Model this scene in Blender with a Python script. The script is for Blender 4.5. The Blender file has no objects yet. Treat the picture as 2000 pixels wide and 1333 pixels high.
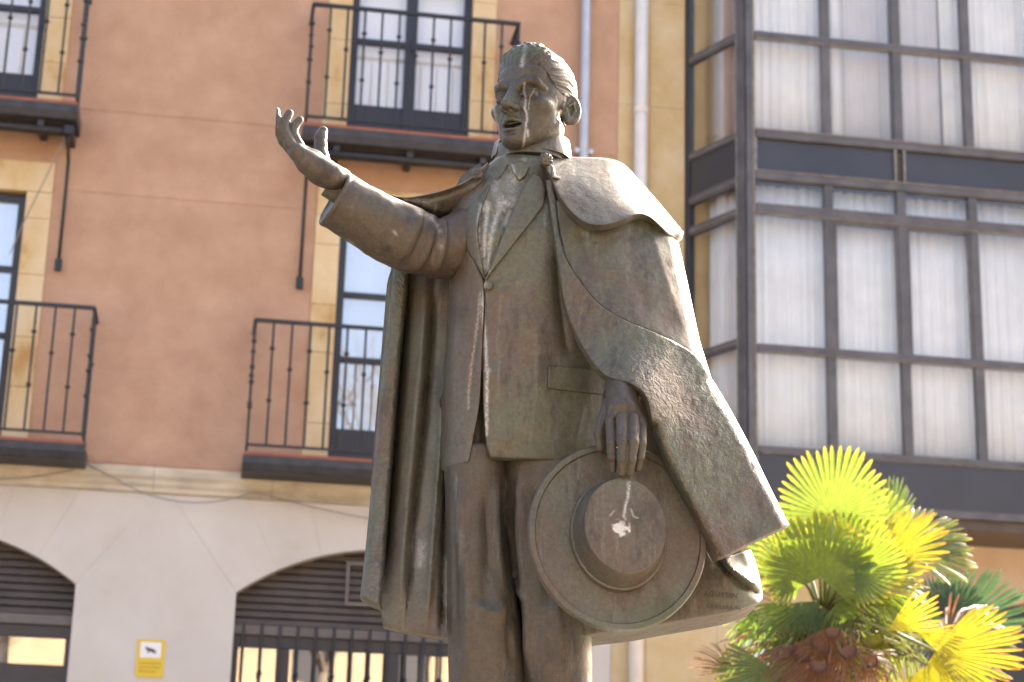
import bpy, bmesh, math, random
import numpy as np
from mathutils import Vector, Matrix, noise
from mathutils.geometry import delaunay_2d_cdt

random.seed(7); np.random.seed(7)
scene = bpy.context.scene
col = scene.collection
R = math.radians

# ------------------------------------------------------------------ camera
FPX, PITCH, ROLL, CZ = 3673.0, R(16.37), R(1.66), 1.6
cF = np.array([0, math.cos(PITCH), math.sin(PITCH)])
cU0 = np.array([0, -math.sin(PITCH), math.cos(PITCH)])
cX = np.array([1.0, 0, 0])
cR = math.cos(ROLL) * cX + math.sin(ROLL) * cU0
cU = -math.sin(ROLL) * cX + math.cos(ROLL) * cU0
CAM = np.array([0, 0, CZ])
cam_d = bpy.data.cameras.new('camera'); cam = bpy.data.objects.new('camera', cam_d); col.objects.link(cam)
cam_d.sensor_width = 36.0; cam_d.lens = FPX * 36.0 / 2000.0
cam_d.clip_start = 0.05; cam_d.clip_end = 2000
cam.matrix_world = Matrix(((cR[0], cU[0], -cF[0], 0), (cR[1], cU[1], -cF[1], 0), (cR[2], cU[2], -cF[2], CZ), (0, 0, 0, 1)))
cam_d.dof.use_dof = True; cam_d.dof.focus_distance = 5.05; cam_d.dof.aperture_fstop = 4.8
cam_d.dof.aperture_blades = 0
scene.camera = cam

# ------------------------------------------------------------------ daylight
SUN_AZ, SUN_EL = R(33), R(32)          # azimuth from +Y towards +X
world = bpy.data.worlds.new('World'); scene.world = world; world.use_nodes = True
wn = world.node_tree; wn.nodes.clear()
sky = wn.nodes.new('ShaderNodeTexSky'); sky.sky_type = 'NISHITA'; sky.sun_disc = False
sky.sun_elevation = SUN_EL; sky.sun_rotation = SUN_AZ
sky.air_density = 0.85; sky.dust_density = 8.0; sky.ozone_density = 0.0
bg = wn.nodes.new('ShaderNodeBackground'); bg.inputs['Strength'].default_value = 0.13
wo = wn.nodes.new('ShaderNodeOutputWorld')
wn.links.new(sky.outputs[0], bg.inputs[0]); wn.links.new(bg.outputs[0], wo.inputs[0])
sun_d = bpy.data.lights.new('sun', 'SUN'); sun_d.energy = 3.6; sun_d.angle = R(0.53); sun_d.color = (1.0, 0.93, 0.82)
sun = bpy.data.objects.new('sun', sun_d); col.objects.link(sun)
sdir = Vector((math.sin(SUN_AZ) * math.cos(SUN_EL), math.cos(SUN_AZ) * math.cos(SUN_EL), math.sin(SUN_EL)))
sun.rotation_euler = sdir.to_track_quat('Z', 'Y').to_euler()
sun.location = (8, 6, 14)
vs = scene.view_settings
vs.view_transform = 'Standard'; vs.look = 'None'; vs.gamma = 1.0; vs.use_curve_mapping = False
vs.exposure = 2.62
scene.cycles.max_bounces = 8; scene.cycles.transparent_max_bounces = 12

# ------------------------------------------------------------------ helpers
def link(o, parent=None):
    col.objects.link(o)
    if parent is not None: o.parent = parent
    return o
def obj(name, verts, faces, mat=None, parent=None, smooth=False):
    me = bpy.data.meshes.new(name)
    me.from_pydata([tuple(v) for v in verts], [], [tuple(f) for f in faces])
    if mat is not None: me.materials.append(mat)
    if smooth: me.polygons.foreach_set('use_smooth', [True] * len(me.polygons))
    me.update()
    return link(bpy.data.objects.new(name, me), parent)
def empty(name, loc=(0, 0, 0), rz=0.0):
    o = bpy.data.objects.new(name, None); o.location = loc; o.rotation_euler = (0, 0, rz); o.empty_display_size = 0.2
    return link(o)
def tag(o, label=None, cat=None, group=None, kind=None):
    if label: o['label'] = label
    if cat: o['category'] = cat
    if group: o['group'] = group
    if kind: o['kind'] = kind
    return o
def dup(o, parent, loc=None):
    c = o.copy(); col.objects.link(c); c.parent = parent
    if loc is not None: c.location = loc
    for ch in list(o.children): dup(ch, c)
    return c
class MB:
    """collects boxes, prisms and tubes for ONE mesh object"""
    def __init__(s): s.v = []; s.f = []
    def box(s, x0, x1, y0, y1, z0, z1):
        n = len(s.v)
        s.v += [(x0,y0,z0),(x1,y0,z0),(x1,y1,z0),(x0,y1,z0),(x0,y0,z1),(x1,y0,z1),(x1,y1,z1),(x0,y1,z1)]
        s.f += [(n,n+3,n+2,n+1),(n+4,n+5,n+6,n+7),(n,n+1,n+5,n+4),(n+1,n+2,n+6,n+5),(n+2,n+3,n+7,n+6),(n+3,n,n+4,n+7)]
        return s
    def prism(s, poly, y0, y1):
        """poly: (x,z) list counter-clockwise seen from -y; extruded from y0 (front) to y1 (back)"""
        n = len(s.v); k = len(poly)
        s.v += [(x, y0, z) for x, z in poly] + [(x, y1, z) for x, z in poly]
        s.f.append(tuple(range(n, n + k))); s.f.append(tuple(range(n + 2*k - 1, n + k - 1, -1)))
        for i in range(k):
            j = (i + 1) % k
            s.f.append((n + i, n + k + i, n + k + j, n + j))
        return s
    def profile(s, prof, x0, x1):
        """prof: closed (y,z) list, extruded along x"""
        n = len(s.v); k = len(prof)
        s.v += [(x0, y, z) for y, z in prof] + [(x1, y, z) for y, z in prof]
        s.f.append(tuple(range(n, n + k))); s.f.append(tuple(range(n + 2*k - 1, n + k - 1, -1)))
        for i in range(k):
            j = (i + 1) % k
            s.f.append((n + i, n + k + i, n + k + j, n + j))
        return s
    def tube(s, pts, rad, seg=8, cap=True):
        pts = [Vector(p) for p in pts]; n0 = len(s.v)
        rads = rad if isinstance(rad, (list, tuple)) else [rad] * len(pts)
        up = None
        for i, p in enumerate(pts):
            t = (pts[min(i+1, len(pts)-1)] - pts[max(i-1, 0)]).normalized()
            if up is None:
                up = t.orthogonal().normalized()
            up = (up - t * up.dot(t)).normalized(); sd = t.cross(up)
            for k in range(seg):
                a = 2 * math.pi * k / seg
                s.v.append(tuple(p + (up * math.cos(a) + sd * math.sin(a)) * rads[i]))
        for i in range(len(pts) - 1):
            for k in range(seg):
                a = n0 + i * seg + k; b = n0 + i * seg + (k + 1) % seg
                s.f.append((a, b, b + seg, a + seg))
        if cap:
            s.f.append(tuple(n0 + k for k in range(seg))[::-1])
            e = n0 + (len(pts) - 1) * seg
            s.f.append(tuple(e + k for k in range(seg)))
        return s
    def build(s, name, mat, parent=None, smooth=False):
        return obj(name, s.v, s.f, mat, parent, smooth)
def bevel(o, w=0.005, seg=1):
    m = o.modifiers.new('bevel', 'BEVEL'); m.width = w; m.segments = seg; m.limit_method = 'ANGLE'
    return o

# ------------------------------------------------------------------ materials
def newmat(name):
    m = bpy.data.materials.new(name); m.use_nodes = True
    nt = m.node_tree; b = nt.nodes['Principled BSDF']
    return m, nt, b
def N(nt, t, **kw):
    n = nt.nodes.new(t)
    for k, v in kw.items(): setattr(n, k, v)
    return n
def noise_tex(nt, scale, detail=4, rough=0.55, coord='Object', vec=(1, 1, 1), dist=0.0):
    tc = N(nt, 'ShaderNodeTexCoord'); mp = N(nt, 'ShaderNodeMapping'); mp.inputs['Scale'].default_value = vec
    nz = N(nt, 'ShaderNodeTexNoise'); nz.inputs['Scale'].default_value = scale
    nz.inputs['Detail'].default_value = detail; nz.inputs['Roughness'].default_value = rough; nz.inputs['Distortion'].default_value = dist
    nt.links.new(tc.outputs[coord], mp.inputs[0]); nt.links.new(mp.outputs[0], nz.inputs['Vector'])
    return nz
def ramp(nt, src, stops):
    r = N(nt, 'ShaderNodeValToRGB'); e = r.color_ramp.elements
    while len(e) < len(stops): e.new(0.5)
    for el, (p, c) in zip(e, stops):
        el.position = p; el.color = (c[0], c[1], c[2], 1) if not isinstance(c, (int, float)) else (c, c, c, 1)
    nt.links.new(src, r.inputs[0]); return r
def mix(nt, fac, a, b, blend='MIX'):
    m = N(nt, 'ShaderNodeMix', data_type='RGBA', blend_type=blend)
    for sock, val in ((m.inputs[0], fac), (m.inputs[6], a), (m.inputs[7], b)):
        if isinstance(val, (int, float)): sock.default_value = val
        elif isinstance(val, tuple): sock.default_value = (val[0], val[1], val[2], 1)
        else: nt.links.new(val, sock)
    return m.outputs[2]
def bump(nt, b, h, strength=0.3, dist=0.01, prev=None):
    bp = N(nt, 'ShaderNodeBump'); bp.inputs['Strength'].default_value = strength; bp.inputs['Distance'].default_value = dist
    nt.links.new(h, bp.inputs['Height'])
    if prev is not None: nt.links.new(prev, bp.inputs['Normal'])
    nt.links.new(bp.outputs[0], b.inputs['Normal']); return bp.outputs[0]
def mottled(name, stops, scale, rough=0.85, bumps=((60, 0.3, 0.004),), vec=(1, 1, 1), fine=None, detail=5):
    m, nt, b = newmat(name)
    nz = noise_tex(nt, scale, detail, 0.6, vec=vec)
    c = ramp(nt, nz.outputs[0], stops).outputs[0]
    if fine:
        f = noise_tex(nt, fine[0], 3, 0.6)
        c = mix(nt, fine[1], c, ramp(nt, f.outputs[0], [(0.3, fine[2]), (0.7, fine[3])]).outputs[0], 'MULTIPLY')
    nt.links.new(c, b.inputs['Base Color']); b.inputs['Roughness'].default_value = rough
    prev = None
    for s, st, d in bumps:
        prev = bump(nt, b, noise_tex(nt, s, 3).outputs[0], st, d, prev)
    return m
def plain(name, c, rough=0.5, metal=0.0, var=0.12, scale=6):
    m, nt, b = newmat(name)
    nz = noise_tex(nt, scale, 4)
    lo = tuple(x * (1 - var) for x in c); hi = tuple(min(1, x * (1 + var)) for x in c)
    nt.links.new(ramp(nt, nz.outputs[0], [(0.3, lo), (0.7, hi)]).outputs[0], b.inputs['Base Color'])
    b.inputs['Roughness'].default_value = rough; b.inputs['Metallic'].default_value = metal
    return m
def glassmat(name, refl=0.22, tint=(1, 1, 1), rough=0.01):
    m = bpy.data.materials.new(name); m.use_nodes = True; nt = m.node_tree; nt.nodes.clear()
    out = N(nt, 'ShaderNodeOutputMaterial'); mx = N(nt, 'ShaderNodeMixShader'); tr = N(nt, 'ShaderNodeBsdfTransparent'); gl = N(nt, 'ShaderNodeBsdfGlossy')
    tr.inputs[0].default_value = (*tint, 1); gl.inputs['Roughness'].default_value = rough
    lw = N(nt, 'ShaderNodeLayerWeight'); lw.inputs[0].default_value = 0.15
    ma = N(nt, 'ShaderNodeMath', operation='MULTIPLY_ADD'); ma.inputs[1].default_value = 0.7; ma.inputs[2].default_value = refl
    ma.use_clamp = True
    nt.links.new(lw.outputs['Fresnel'], ma.inputs[0]); nt.links.new(ma.outputs[0], mx.inputs[0])
    wv = noise_tex(nt, 1.3, 2); bp = N(nt, 'ShaderNodeBump'); bp.inputs['Strength'].default_value = 0.05; bp.inputs['Distance'].default_value = 0.02
    nt.links.new(wv.outputs[0], bp.inputs['Height']); nt.links.new(bp.outputs[0], gl.inputs['Normal'])
    nt.links.new(tr.outputs[0], mx.inputs[1]); nt.links.new(gl.outputs[0], mx.inputs[2]); nt.links.new(mx.outputs[0], out.inputs[0])
    return m
M = {}
M['stucco'] = mottled('salmon_stucco', [(0.3, (0.440, 0.262, 0.172)), (0.7, (0.545, 0.350, 0.236))], 2.6, 0.92, ((90, 0.5, 0.006),), fine=(45, 0.5, (0.8, 0.78, 0.76), (1.0, 1.0, 1.0)))
M['orange'] = mottled('orange_edge', [(0.3, (0.24, 0.085, 0.05)), (0.7, (0.34, 0.125, 0.075))], 6, 0.85)
M['limestone'] = mottled('pale_limestone', [(0.25, (0.50, 0.44, 0.36)), (0.4, (0.58, 0.535, 0.48)), (0.7, (0.64, 0.60, 0.55))], 1.3, 0.85, ((70, 0.25, 0.003),), fine=(120, 0.35, (0.82, 0.8, 0.78), (1, 1, 1)))
M['cornice'] = mottled('weathered_cornice', [(0.25, (0.33, 0.28, 0.20)), (0.55, (0.56, 0.49, 0.38)), (0.75, (0.66, 0.60, 0.50))], 2.2, 0.85, vec=(1, 1, 2.5))
M['sandstone'] = mottled('veined_sandstone', [(0.32, (0.46, 0.26, 0.09)), (0.45, (0.62, 0.45, 0.23)), (0.62, (0.68, 0.54, 0.34)), (0.8, (0.56, 0.36, 0.15))], 2.4, 0.8, ((60, 0.2, 0.003),), vec=(1.0, 1.0, 0.6), detail=7)
M['ochre'] = mottled('ochre_stone', [(0.3, (0.50, 0.36, 0.17)), (0.5, (0.58, 0.45, 0.25)), (0.7, (0.64, 0.54, 0.36))], 1.8, 0.85, ((60, 0.3, 0.003),), fine=(30, 0.3, (0.85, 0.82, 0.78), (1, 1, 1)), detail=7)
M['pinkstone'] = mottled('pinkish_stone', [(0.3, (0.46, 0.32, 0.22)), (0.7, (0.60, 0.46, 0.33))], 1.5, 0.85)
M['iron'] = plain('black_iron', (0.018, 0.018, 0.022), 0.45, 0.0)
M['darkframe'] = plain('dark_frame', (0.026, 0.025, 0.033), 0.4)
M['slab'] = plain('balcony_edge', (0.035, 0.036, 0.045), 0.55, var=0.35, scale=9)
M['alu'] = plain('anodised_bronze_frame', (0.095, 0.09, 0.095), 0.45, var=0.3, scale=5)
M['aluedge'] = plain('worn_frame_edge', (0.20, 0.185, 0.17), 0.5, var=0.35, scale=14)
M['spandrel'] = plain('spandrel_panel', (0.042, 0.042, 0.05), 0.3, var=0.15, scale=2)
M['curtain'] = plain('white_curtain', (0.76, 0.775, 0.78), 0.9, var=0.08, scale=3)
M['curtain2'] = plain('grey_voile', (0.60, 0.59, 0.60), 0.9, var=0.06, scale=3)
M['blind'] = plain('pale_blind', (0.86, 0.86, 0.88), 0.85, var=0.04, scale=2)
M['bluecurtain'] = plain('blue_voile', (0.90, 0.90, 0.93), 0.9, var=0.08, scale=1.2)
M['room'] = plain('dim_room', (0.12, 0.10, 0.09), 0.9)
M['shutter'] = plain('brown_shutter', (0.085, 0.066, 0.052), 0.5, var=0.2, scale=4)
M['shutterframe'] = plain('shutter_rail', (0.12, 0.105, 0.10), 0.45)
M['greypipe'] = plain('zinc_pipe', (0.50, 0.51, 0.55), 0.4, 0.2, var=0.1)
M['creampipe'] = plain('cream_pipe', (0.74, 0.67, 0.60), 0.5, var=0.06)
M['cable'] = plain('grey_cable', (0.24, 0.21, 0.18), 0.7)
M['glass'] = glassmat('window_glass', 0.10)
M['glass2'] = glassmat('mirror_like_glass', 0.32)
M['glass3'] = glassmat('bay_glass', 0.06)
# ------------------------------------------------------------------ ground
gm = mottled('plaza_paving', [(0.3, (0.17, 0.136, 0.098)), (0.7, (0.23, 0.187, 0.137))], 0.8, 0.85, fine=(8, 0.4, (0.8, 0.8, 0.8), (1, 1, 1)))
ground = obj('ground', [(-400, -400, 0), (400, -400, 0), (400, 400, 0), (-400, 400, 0)], [(0, 1, 2, 3)], gm)
tag(ground, kind='structure')

# ------------------------------------------------------------------ salmon apartment building (local frame: x along the facade, -y towards the square)
YAW = R(8.8); FD = 17.2
bld = empty('apartment_building', (0, FD, 0), YAW)
tag(bld, 'salmon stuccoed apartment building with iron balconies above pale stone arches', 'building')
S0, S1, ZT = -9.6, 1.0, 11.6
DC = (-9.35, -5.22, -1.09)               # door axes
DW = 0.60; SW = 0.235                    # half door width, stone jamb width
FLOORS = ((5.36, 7.76, 8.06), (8.56, 10.93, 11.2))

def wall_grid(holes, s0, s1, z0, z1, grooves=(), depth=0.35, back=0.35):
    xs = sorted({s0, s1, *[h[0] for h in holes], *[h[1] for h in holes]})
    zs = sorted({z0, z1, *[h[2] for h in holes], *[h[3] for h in holes], *[g - .012 for g in grooves], *[g + .012 for g in grooves]})
    mb = MB()
    for i in range(len(xs) - 1):
        for j in range(len(zs) - 1):
            cx, cz = (xs[i] + xs[i+1]) / 2, (zs[j] + zs[j+1]) / 2
            if any(h[0] < cx < h[1] and h[2] < cz < h[3] for h in holes): continue
            y0 = 0.006 if any(abs(cz - g) < .012 for g in grooves) else 0.0
            mb.box(xs[i], xs[i+1], y0, back, zs[j], zs[j+1])
    return mb
holes = [(c - DW - SW, c + DW + SW, f[0] - 0.16, f[2]) for c in DC for f in FLOORS]
wall_grid(holes, S0, S1, 5.216, ZT, (7.80, 8.63)).build('wall', M['stucco'], bld)
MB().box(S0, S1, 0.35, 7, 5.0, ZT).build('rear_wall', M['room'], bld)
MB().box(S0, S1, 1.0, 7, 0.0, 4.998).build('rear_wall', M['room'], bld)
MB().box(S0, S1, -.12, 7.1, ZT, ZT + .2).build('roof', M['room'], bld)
MB().box(S0, S1, -0.012, 0.02, 5.20, 5.225).build('stucco_edge', M['orange'], bld)

# stone surrounds, block by block
def jamb_blocks(c, f):
    for sd in (-1, 1):
        z = f[0] - 0.16; k = 0
        hs = (0.52, 0.68, 0.47, 0.60, 0.55)
        x0, x1 = sorted((c + sd * DW, c + sd * (DW + SW)))
        while z < f[1] - 0.01:
            z1 = min(z + hs[(k + (sd > 0)) % 5], f[1]); z1 = f[1] if f[1] - z1 < 0.2 else z1
            bevel(MB().box(x0, x1, -0.022, 0.345, z + .002, z1 - .002).build('jamb_stone', M['sandstone'], bld), .004)
            z = z1; k += 1
    for i in range(3):
        w = 2 * (DW + SW) / 3; x0 = c - DW - SW + i * w
        bevel(MB().box(x0 + .002, x0 + w - .002, -0.024, 0.345, f[1] + .002, f[2]).build('lintel_stone', M['sandstone'], bld), .004)
for c in DC:
    for f in FLOORS: jamb_blocks(c, f)

# french doors
def french_door(c, z0, z1, blind_m, glass_m, bars, ragged=False):
    y = 0.10; fr = MB(); w = DW
    fr.box(c - w, c - w + .075, y - .03, y + .06, z0, z1).box(c + w - .075, c + w, y - .03, y + .06, z0, z1).box(c - w, c + w, y - .031, y + .061, z1 - .08, z1 - .001)
    fr.box(c - .055, c + .055, y - .035, y + .055, z0, z1 - .08)
    pz = z0 + (0.33 if z0 < 7 else 0.40)
    fr.box(c - w + .075, c + w - .075, y - .012, y + .05, z0, pz)
    for b in bars: fr.box(c - w + .075, c + w - .075, y - .02, y + .045, b - .028, b + .028)
    d = bevel(fr.build('french_door', M['darkframe'], bld), .004)
    zs = [pz] + [b for b in bars] + [z1 - .08]
    for sd in (-1, 1):
        x0, x1 = sorted((c + sd * .055, c + sd * (w - .075)))
        for i in range(len(zs) - 1):
            MB().box(x0, x1, y + .008, y + .014, zs[i] + (.028 if i else 0), zs[i+1] - (.028 if i < len(zs)-2 else 0)).build('pane', glass_m, d)
        MB().box(x0 - .01, x1 + .01, y + .085, y + .09, pz - .05, z1 - .05).build('blind', blind_m, d)
    MB().box(c + .012, c + .03, y - .075, y - .035, z0 + 1.0, z0 + 1.14).build('handle', M['iron'], d)
for c in DC:
    french_door(c, 5.38, 7.76, M['bluecurtain'] , M['glass2'], (6.38, 7.02))
    french_door(c, 8.58, 10.93, M['blind'], M['glass'], (9.66, 10.3))

# balconies: slab > handrail, bottom_rail, balusters, posts
def baluster_mesh(h, kind):
    mb = MB().tube([(0, 0, 0), (0, 0, h)], 0.0115, 6)
    for t in ((0.62,), (0.36, 0.78), (0.3, 0.5, 0.62, 0.83))[kind]:
        z = h * t; mb.tube([(0, 0, z - .019), (0, 0, z - .009), (0, 0, z + .009), (0, 0, z + .019)], [.013, .024, .024, .013], 8)
    o = mb.build('baluster', M['iron'], None); col.objects.unlink(o); return o
def balcony(c, hw, zs, deep=0.45, step=0.165):
    b = MB(); y = -deep
    b.profile([(y - .02, zs + .14), (y - .02, zs + .07), (y + .015, zs), (0.0, zs), (0.0, zs + .14)][::-1], c - hw - .03, c + hw + .03)
    bal = bevel(b.build('balcony', M['slab'], bld), .006)
    MB().box(c - hw - .02, c + hw + .02, y - .01, 0.0, zs + .142, zs + .170).build('tile_edge', M['orange'], bal)
    zb, zt = zs + .235, zs + 1.395
    hr = MB()
    hr.box(c - hw - .01, c + hw + .01, y - .02, y + .02, zt - .014, zt + .018)
    for sx in (-1, 1): hr.box(c + sx * hw - .018, c + sx * hw + .018, y + .0205, 0.05, zt - .0135, zt + .0175)
    hr.build('handrail', M['iron'], bal)
    lo = MB().box(c - hw, c + hw, y - .012, y + .012, zb - .011, zb + .011)
    for sx in (-1, 1): lo.box(c + sx * hw - .009, c + sx * hw + .009, y + .0125, 0.05, zb - .0105, zb + .0105)
    lo.build('bottom_rail', M['iron'], bal)
    kinds = [baluster_mesh(zt - zb, k) for k in (0, 1, 2)]
    n = round(2 * hw / step)
    for i in range(n + 1):
        x = c - hw + 2 * hw * i / n
        k = 2 if i in (0, n) else i % 2
        o = kinds[k].copy(); col.objects.link(o); o.parent = bal; o.location = (x, y, zb)
    for sx in (-1, 1):
        for j in range(1, 3):
            o = kinds[j % 2].copy(); col.objects.link(o); o.parent = bal; o.location = (c + sx * hw, y + j * .15, zb)
    for sx in ((-0.7, 0, .7) if zs > 7 else ()):
        MB().box(c + sx * hw - .03, c + sx * hw + .03, y + .06, 0.0, zs - .07, zs).build('bracket', M['slab'], bal)
for c in DC:
    balcony(c, 1.345, 5.145); balcony(c, 1.0, 8.345)

# ground floor: cornice, arches with voussoirs, piers
for i, x0 in enumerate(np.arange(S0, S1 - .01, 1.06)):
    x1 = min(x0 + 1.06, S1)
    MB().profile([(-.005, 4.972), (-.03, 4.985), (-.03, 5.02), (-.055, 5.05), (-.055, 5.085), (-.075, 5.12), (-.075, 5.205), (0.3, 5.205), (0.3, 4.972)], x0 + .002, x1 - .002).build('cornice_stone', M['cornice'], bld)
AH, AZ, AR = 1.362, 4.125, 2.26          # half width, spring height, radius
ACZ = AZ + 0.455 - AR
def arch_z(dx): return ACZ + math.sqrt(max(AR * AR - dx * dx, 0))
thx0 = math.tan(math.asin(AH / AR)) * (4.97 - ACZ)
AX = [c for c in (-9.35, -5.205, -1.072)]
for c in AX:
    th = math.asin(AH / AR)
    cuts = np.linspace(-th, th, 8)
    for i in range(7):
        a0, a1 = cuts[i] + .0006, cuts[i+1] - .0006
        inn = [(c + AR * math.sin(a), ACZ + AR * math.cos(a)) for a in np.linspace(a0, a1, 6)]
        ztop = 4.97
        def top(a): return (c + math.tan(a) * (ztop - ACZ), ztop)
        poly = inn + [top(a1), top(a0)]
        bevel(MB().prism(poly[::-1], 0.0, 0.34).build('voussoir', M['limestone'], bld), .0015)
    back = [(c - thx0, 4.968)] + [(c + AR * math.sin(a), ACZ + AR * math.cos(a) + .003) for a in np.linspace(-th, th, 24)] + [(c + thx0, 4.968)]
    MB().prism(back, 0.0035, 0.33).build('arch_core', M['cornice'], bld)
thx = math.tan(math.asin(AH / AR)) * (4.97 - ACZ)
edges = [S0] + [e for c in AX for e in (c, c)] + [S1]
for l, r in ((None, AX[0]), (AX[0], AX[1]), (AX[1], AX[2]), (AX[2], None)):
    xl = S0 if l is None else l + AH; xr = S1 if r is None else r - AH
    tl = S0 if l is None else l + thx + .001; tr = S1 if r is None else r - thx - .001
    if xr - xl < .05: continue
    poly = [(xl, 0.0), (xr, 0.0), (xr, AZ)] + ([(tr, 4.97)] if r is not None else [(xr, 4.97)]) + ([(tl, 4.97)] if l is not None else [(xl, 4.97)]) + [(xl, AZ)]
    clean = []
    for p in poly:
        if not clean or (abs(p[0]-clean[-1][0]) + abs(p[1]-clean[-1][1])) > 1e-6: clean.append(p)
    MB().prism(clean, 0.002, 0.34).build('pier', M['limestone'], bld)
# roller grilles in the arch heads
for ai, c in enumerate(AX):
    z = 3.86
    MB().box(c - AH, c + AH, 0.12, 0.20, 3.77, 3.855).build('shutter_rail', M['shutterframe'], bld)
    while z < 4.57:
        zt_ = min(z + .066, 4.578)
        dx = AH if z < AZ else math.sqrt(max(AR**2 - (z - ACZ)**2, 0))
        MB().profile([(.13, z + .003), (.15, z + .05), (.165, z + .066), (.19, z + .066), (.19, z + .003)][::-1], c - dx, c + dx).build('shutter_slat', M['shutter'], bld)
        z += .068
    if ai == 2:
        fx, fz = c - .38, 4.07
        MB().box(fx, fx + .44, .10, .128, fz, fz + .03).box(fx, fx + .44, .10, .128, fz + .37, fz + .40).box(fx, fx + .03, .10, .128, fz + .03, fz + .37).box(fx + .41, fx + .44, .10, .128, fz + .03, fz + .37).build('vent_frame', M['shutterframe'], bld)
    # glazing below
    fr = MB().box(c - AH, c + AH, .16, .24, 3.66, 3.769)
    px = (c - AH, c - AH + .46, c + .09, c + AH - .0) if ai == 2 else (c - AH, c - .3, c + .5, c + AH)
    for x in px: fr.box(x - .055, x + .055, .15, .25, 0.4, 3.66)
    if ai != 2:
        fr.box(c - AH, c + AH, .145, .245, 2.9, 3.42)
    w = bevel(fr.build('shopfront_window', M['darkframe'], bld), .004)
    for x0, x1 in zip(px[:-1], px[1:]):
        MB().box(x0 + .055, x1 - .055, .195, .20, 0.4, 3.66).build('pane', M['glass2'], w)
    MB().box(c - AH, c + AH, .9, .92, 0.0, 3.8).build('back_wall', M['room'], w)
    if ai == 2:
        g = baluster_mesh(3.0, 0); 
        for i in range(17):
            x = c - AH + .09 + i * .162
            MB().tube([(x, .06, .7), (x, .06, 3.86)], .014, 6).tube([(x, .06, 3.28 + .12 * (i % 2)), (x, .06, 3.30 + .12 * (i % 2)), (x, .06, 3.33 + .12 * (i % 2))], [.014, .028, .014], 8).build('grille_bar', M['iron'], w)

# drainpipe on the salmon wall
dp = MB().tube([(.645, -.09, 5.22), (.645, -.09, ZT)], .048, 12).build('drainpipe', M['greypipe'], bld, True)
for z in (6.0, 8.62, 10.4):
    MB().box(.56, .73, -.10, -.0, z - .015, z + .015).tube([(.575, -.11, z), (.575, -.05, z)], .028, 8).tube([(.715, -.11, z), (.715, -.05, z)], .028, 8).build('pipe_bracket', M['greypipe'], dp)

# ------------------------------------------------------------------ drop-arm awnings folded under the upper balconies
for k, c in enumerate(DC[1:]):
    a = empty('awning_frame', (0, 0, 0))
    a.matrix_world = Matrix.Translation((0, FD, 0)) @ Matrix.Rotation(YAW, 4, 'Z')
    tag(a, ('black folded awning frame over the door on the far left edge', 'black folded awning frame above the door behind the raised hand')[k], 'awning', 'folded awning frames')
    y = -.33
    MB().tube([(c - 1.0, y, 8.27), (c + 1.0, y, 8.27)], .045, 10).build('roller_tube', M['iron'], a, True)
    for sx in (-1, 1):
        x = c + sx * .955
        MB().tube([(x, y, 8.25), (x, y + .03, 8.16), (x, -.10, 8.06), (x, -.07, 7.9), (x, -.07, 7.08)], .017, 8).build('arm', M['iron'], a, True)
        MB().tube([(x, -.07, 7.1), (x, -.07, 6.99)], .034, 8).build('arm_pivot', M['iron'], a)
        MB().box(x - .04, x + .04, y - .05, 0, 8.23, 8.31).build('end_bracket', M['iron'], a)
    if k == 0:
        MB().tube([(c + .92, y + .03, 8.2), (c + .60, -.16, 7.35), (c + .52, -.12, 7.1)], .007, 6).build('crank_rod', M['cable'], a)

# ------------------------------------------------------------------ camera-surveillance notice
sg = empty('notice_sign'); sg.matrix_world = Matrix.Translation((0, FD, 0)) @ Matrix.Rotation(YAW, 4, 'Z')
tag(sg, 'small yellow surveillance notice with white panel fixed to the pale stone pier', 'sign')
MB().box(-3.262, -3.022, -.012, .001, 3.335, 3.665).build('plate', plain('sign_yellow', (0.72, 0.50, 0.03), 0.5, var=.04), sg)
MB().box(-3.235, -3.055, -.016, -.0125, 3.505, 3.64).build('white_panel', plain('sign_white', (0.8, 0.8, 0.8), 0.5, var=.02), sg)
pm = plain('sign_print', (0.03, 0.03, 0.035), 0.6)
MB().prism([(-3.195, 3.600), (-3.185, 3.575), (-3.115, 3.548), (-3.105, 3.575)][::1], -.019, -.0165).box(-3.125, -3.095, -.0195, -.0166, 3.545, 3.56).box(-3.17, -3.155, -.0192, -.0166, 3.545, 3.575).build('camera_pictogram', pm, sg)
for z, w in ((3.455, .19), (3.42, .19), (3.385, .15)):
    MB().box(-3.24, -3.24 + w, -.0145, -.0122, z - .004, z + .004).build('text_line', plain('sign_text', (0.33, 0.22, 0.02), 0.6), sg)

# ------------------------------------------------------------------ cable sagging along the cornice
cab = MB()
def sag(a, b, d, n=10):
    return [(a[0] + (b[0]-a[0]) * t, a[1] + (b[1]-a[1]) * t, a[2] + (b[2]-a[2]) * t - 4 * d * t * (1 - t)) for t in np.linspace(0, 1, n)]
pts = sag((-5.2, -.09, 5.0), (-3.95, -.09, 5.13), .06) + sag((-3.9, -.09, 5.22), (-3.55, -.09, 5.06), .0, 4) + sag((-3.5, -.09, 5.03), (-2.35, -.09, 5.02), .13) + sag((-2.3, -.09, 5.02), (-.8, -.09, 4.80), .03)
cb = cab.tube(pts, .005, 6).build('cable', M['cable'], None, True)
cb.matrix_world = Matrix.Translation((0, FD, 0)) @ Matrix.Rotation(YAW, 4, 'Z')
tag(cb, 'thin grey cable sagging along the stone cornice under the balconies', 'cable')
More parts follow.
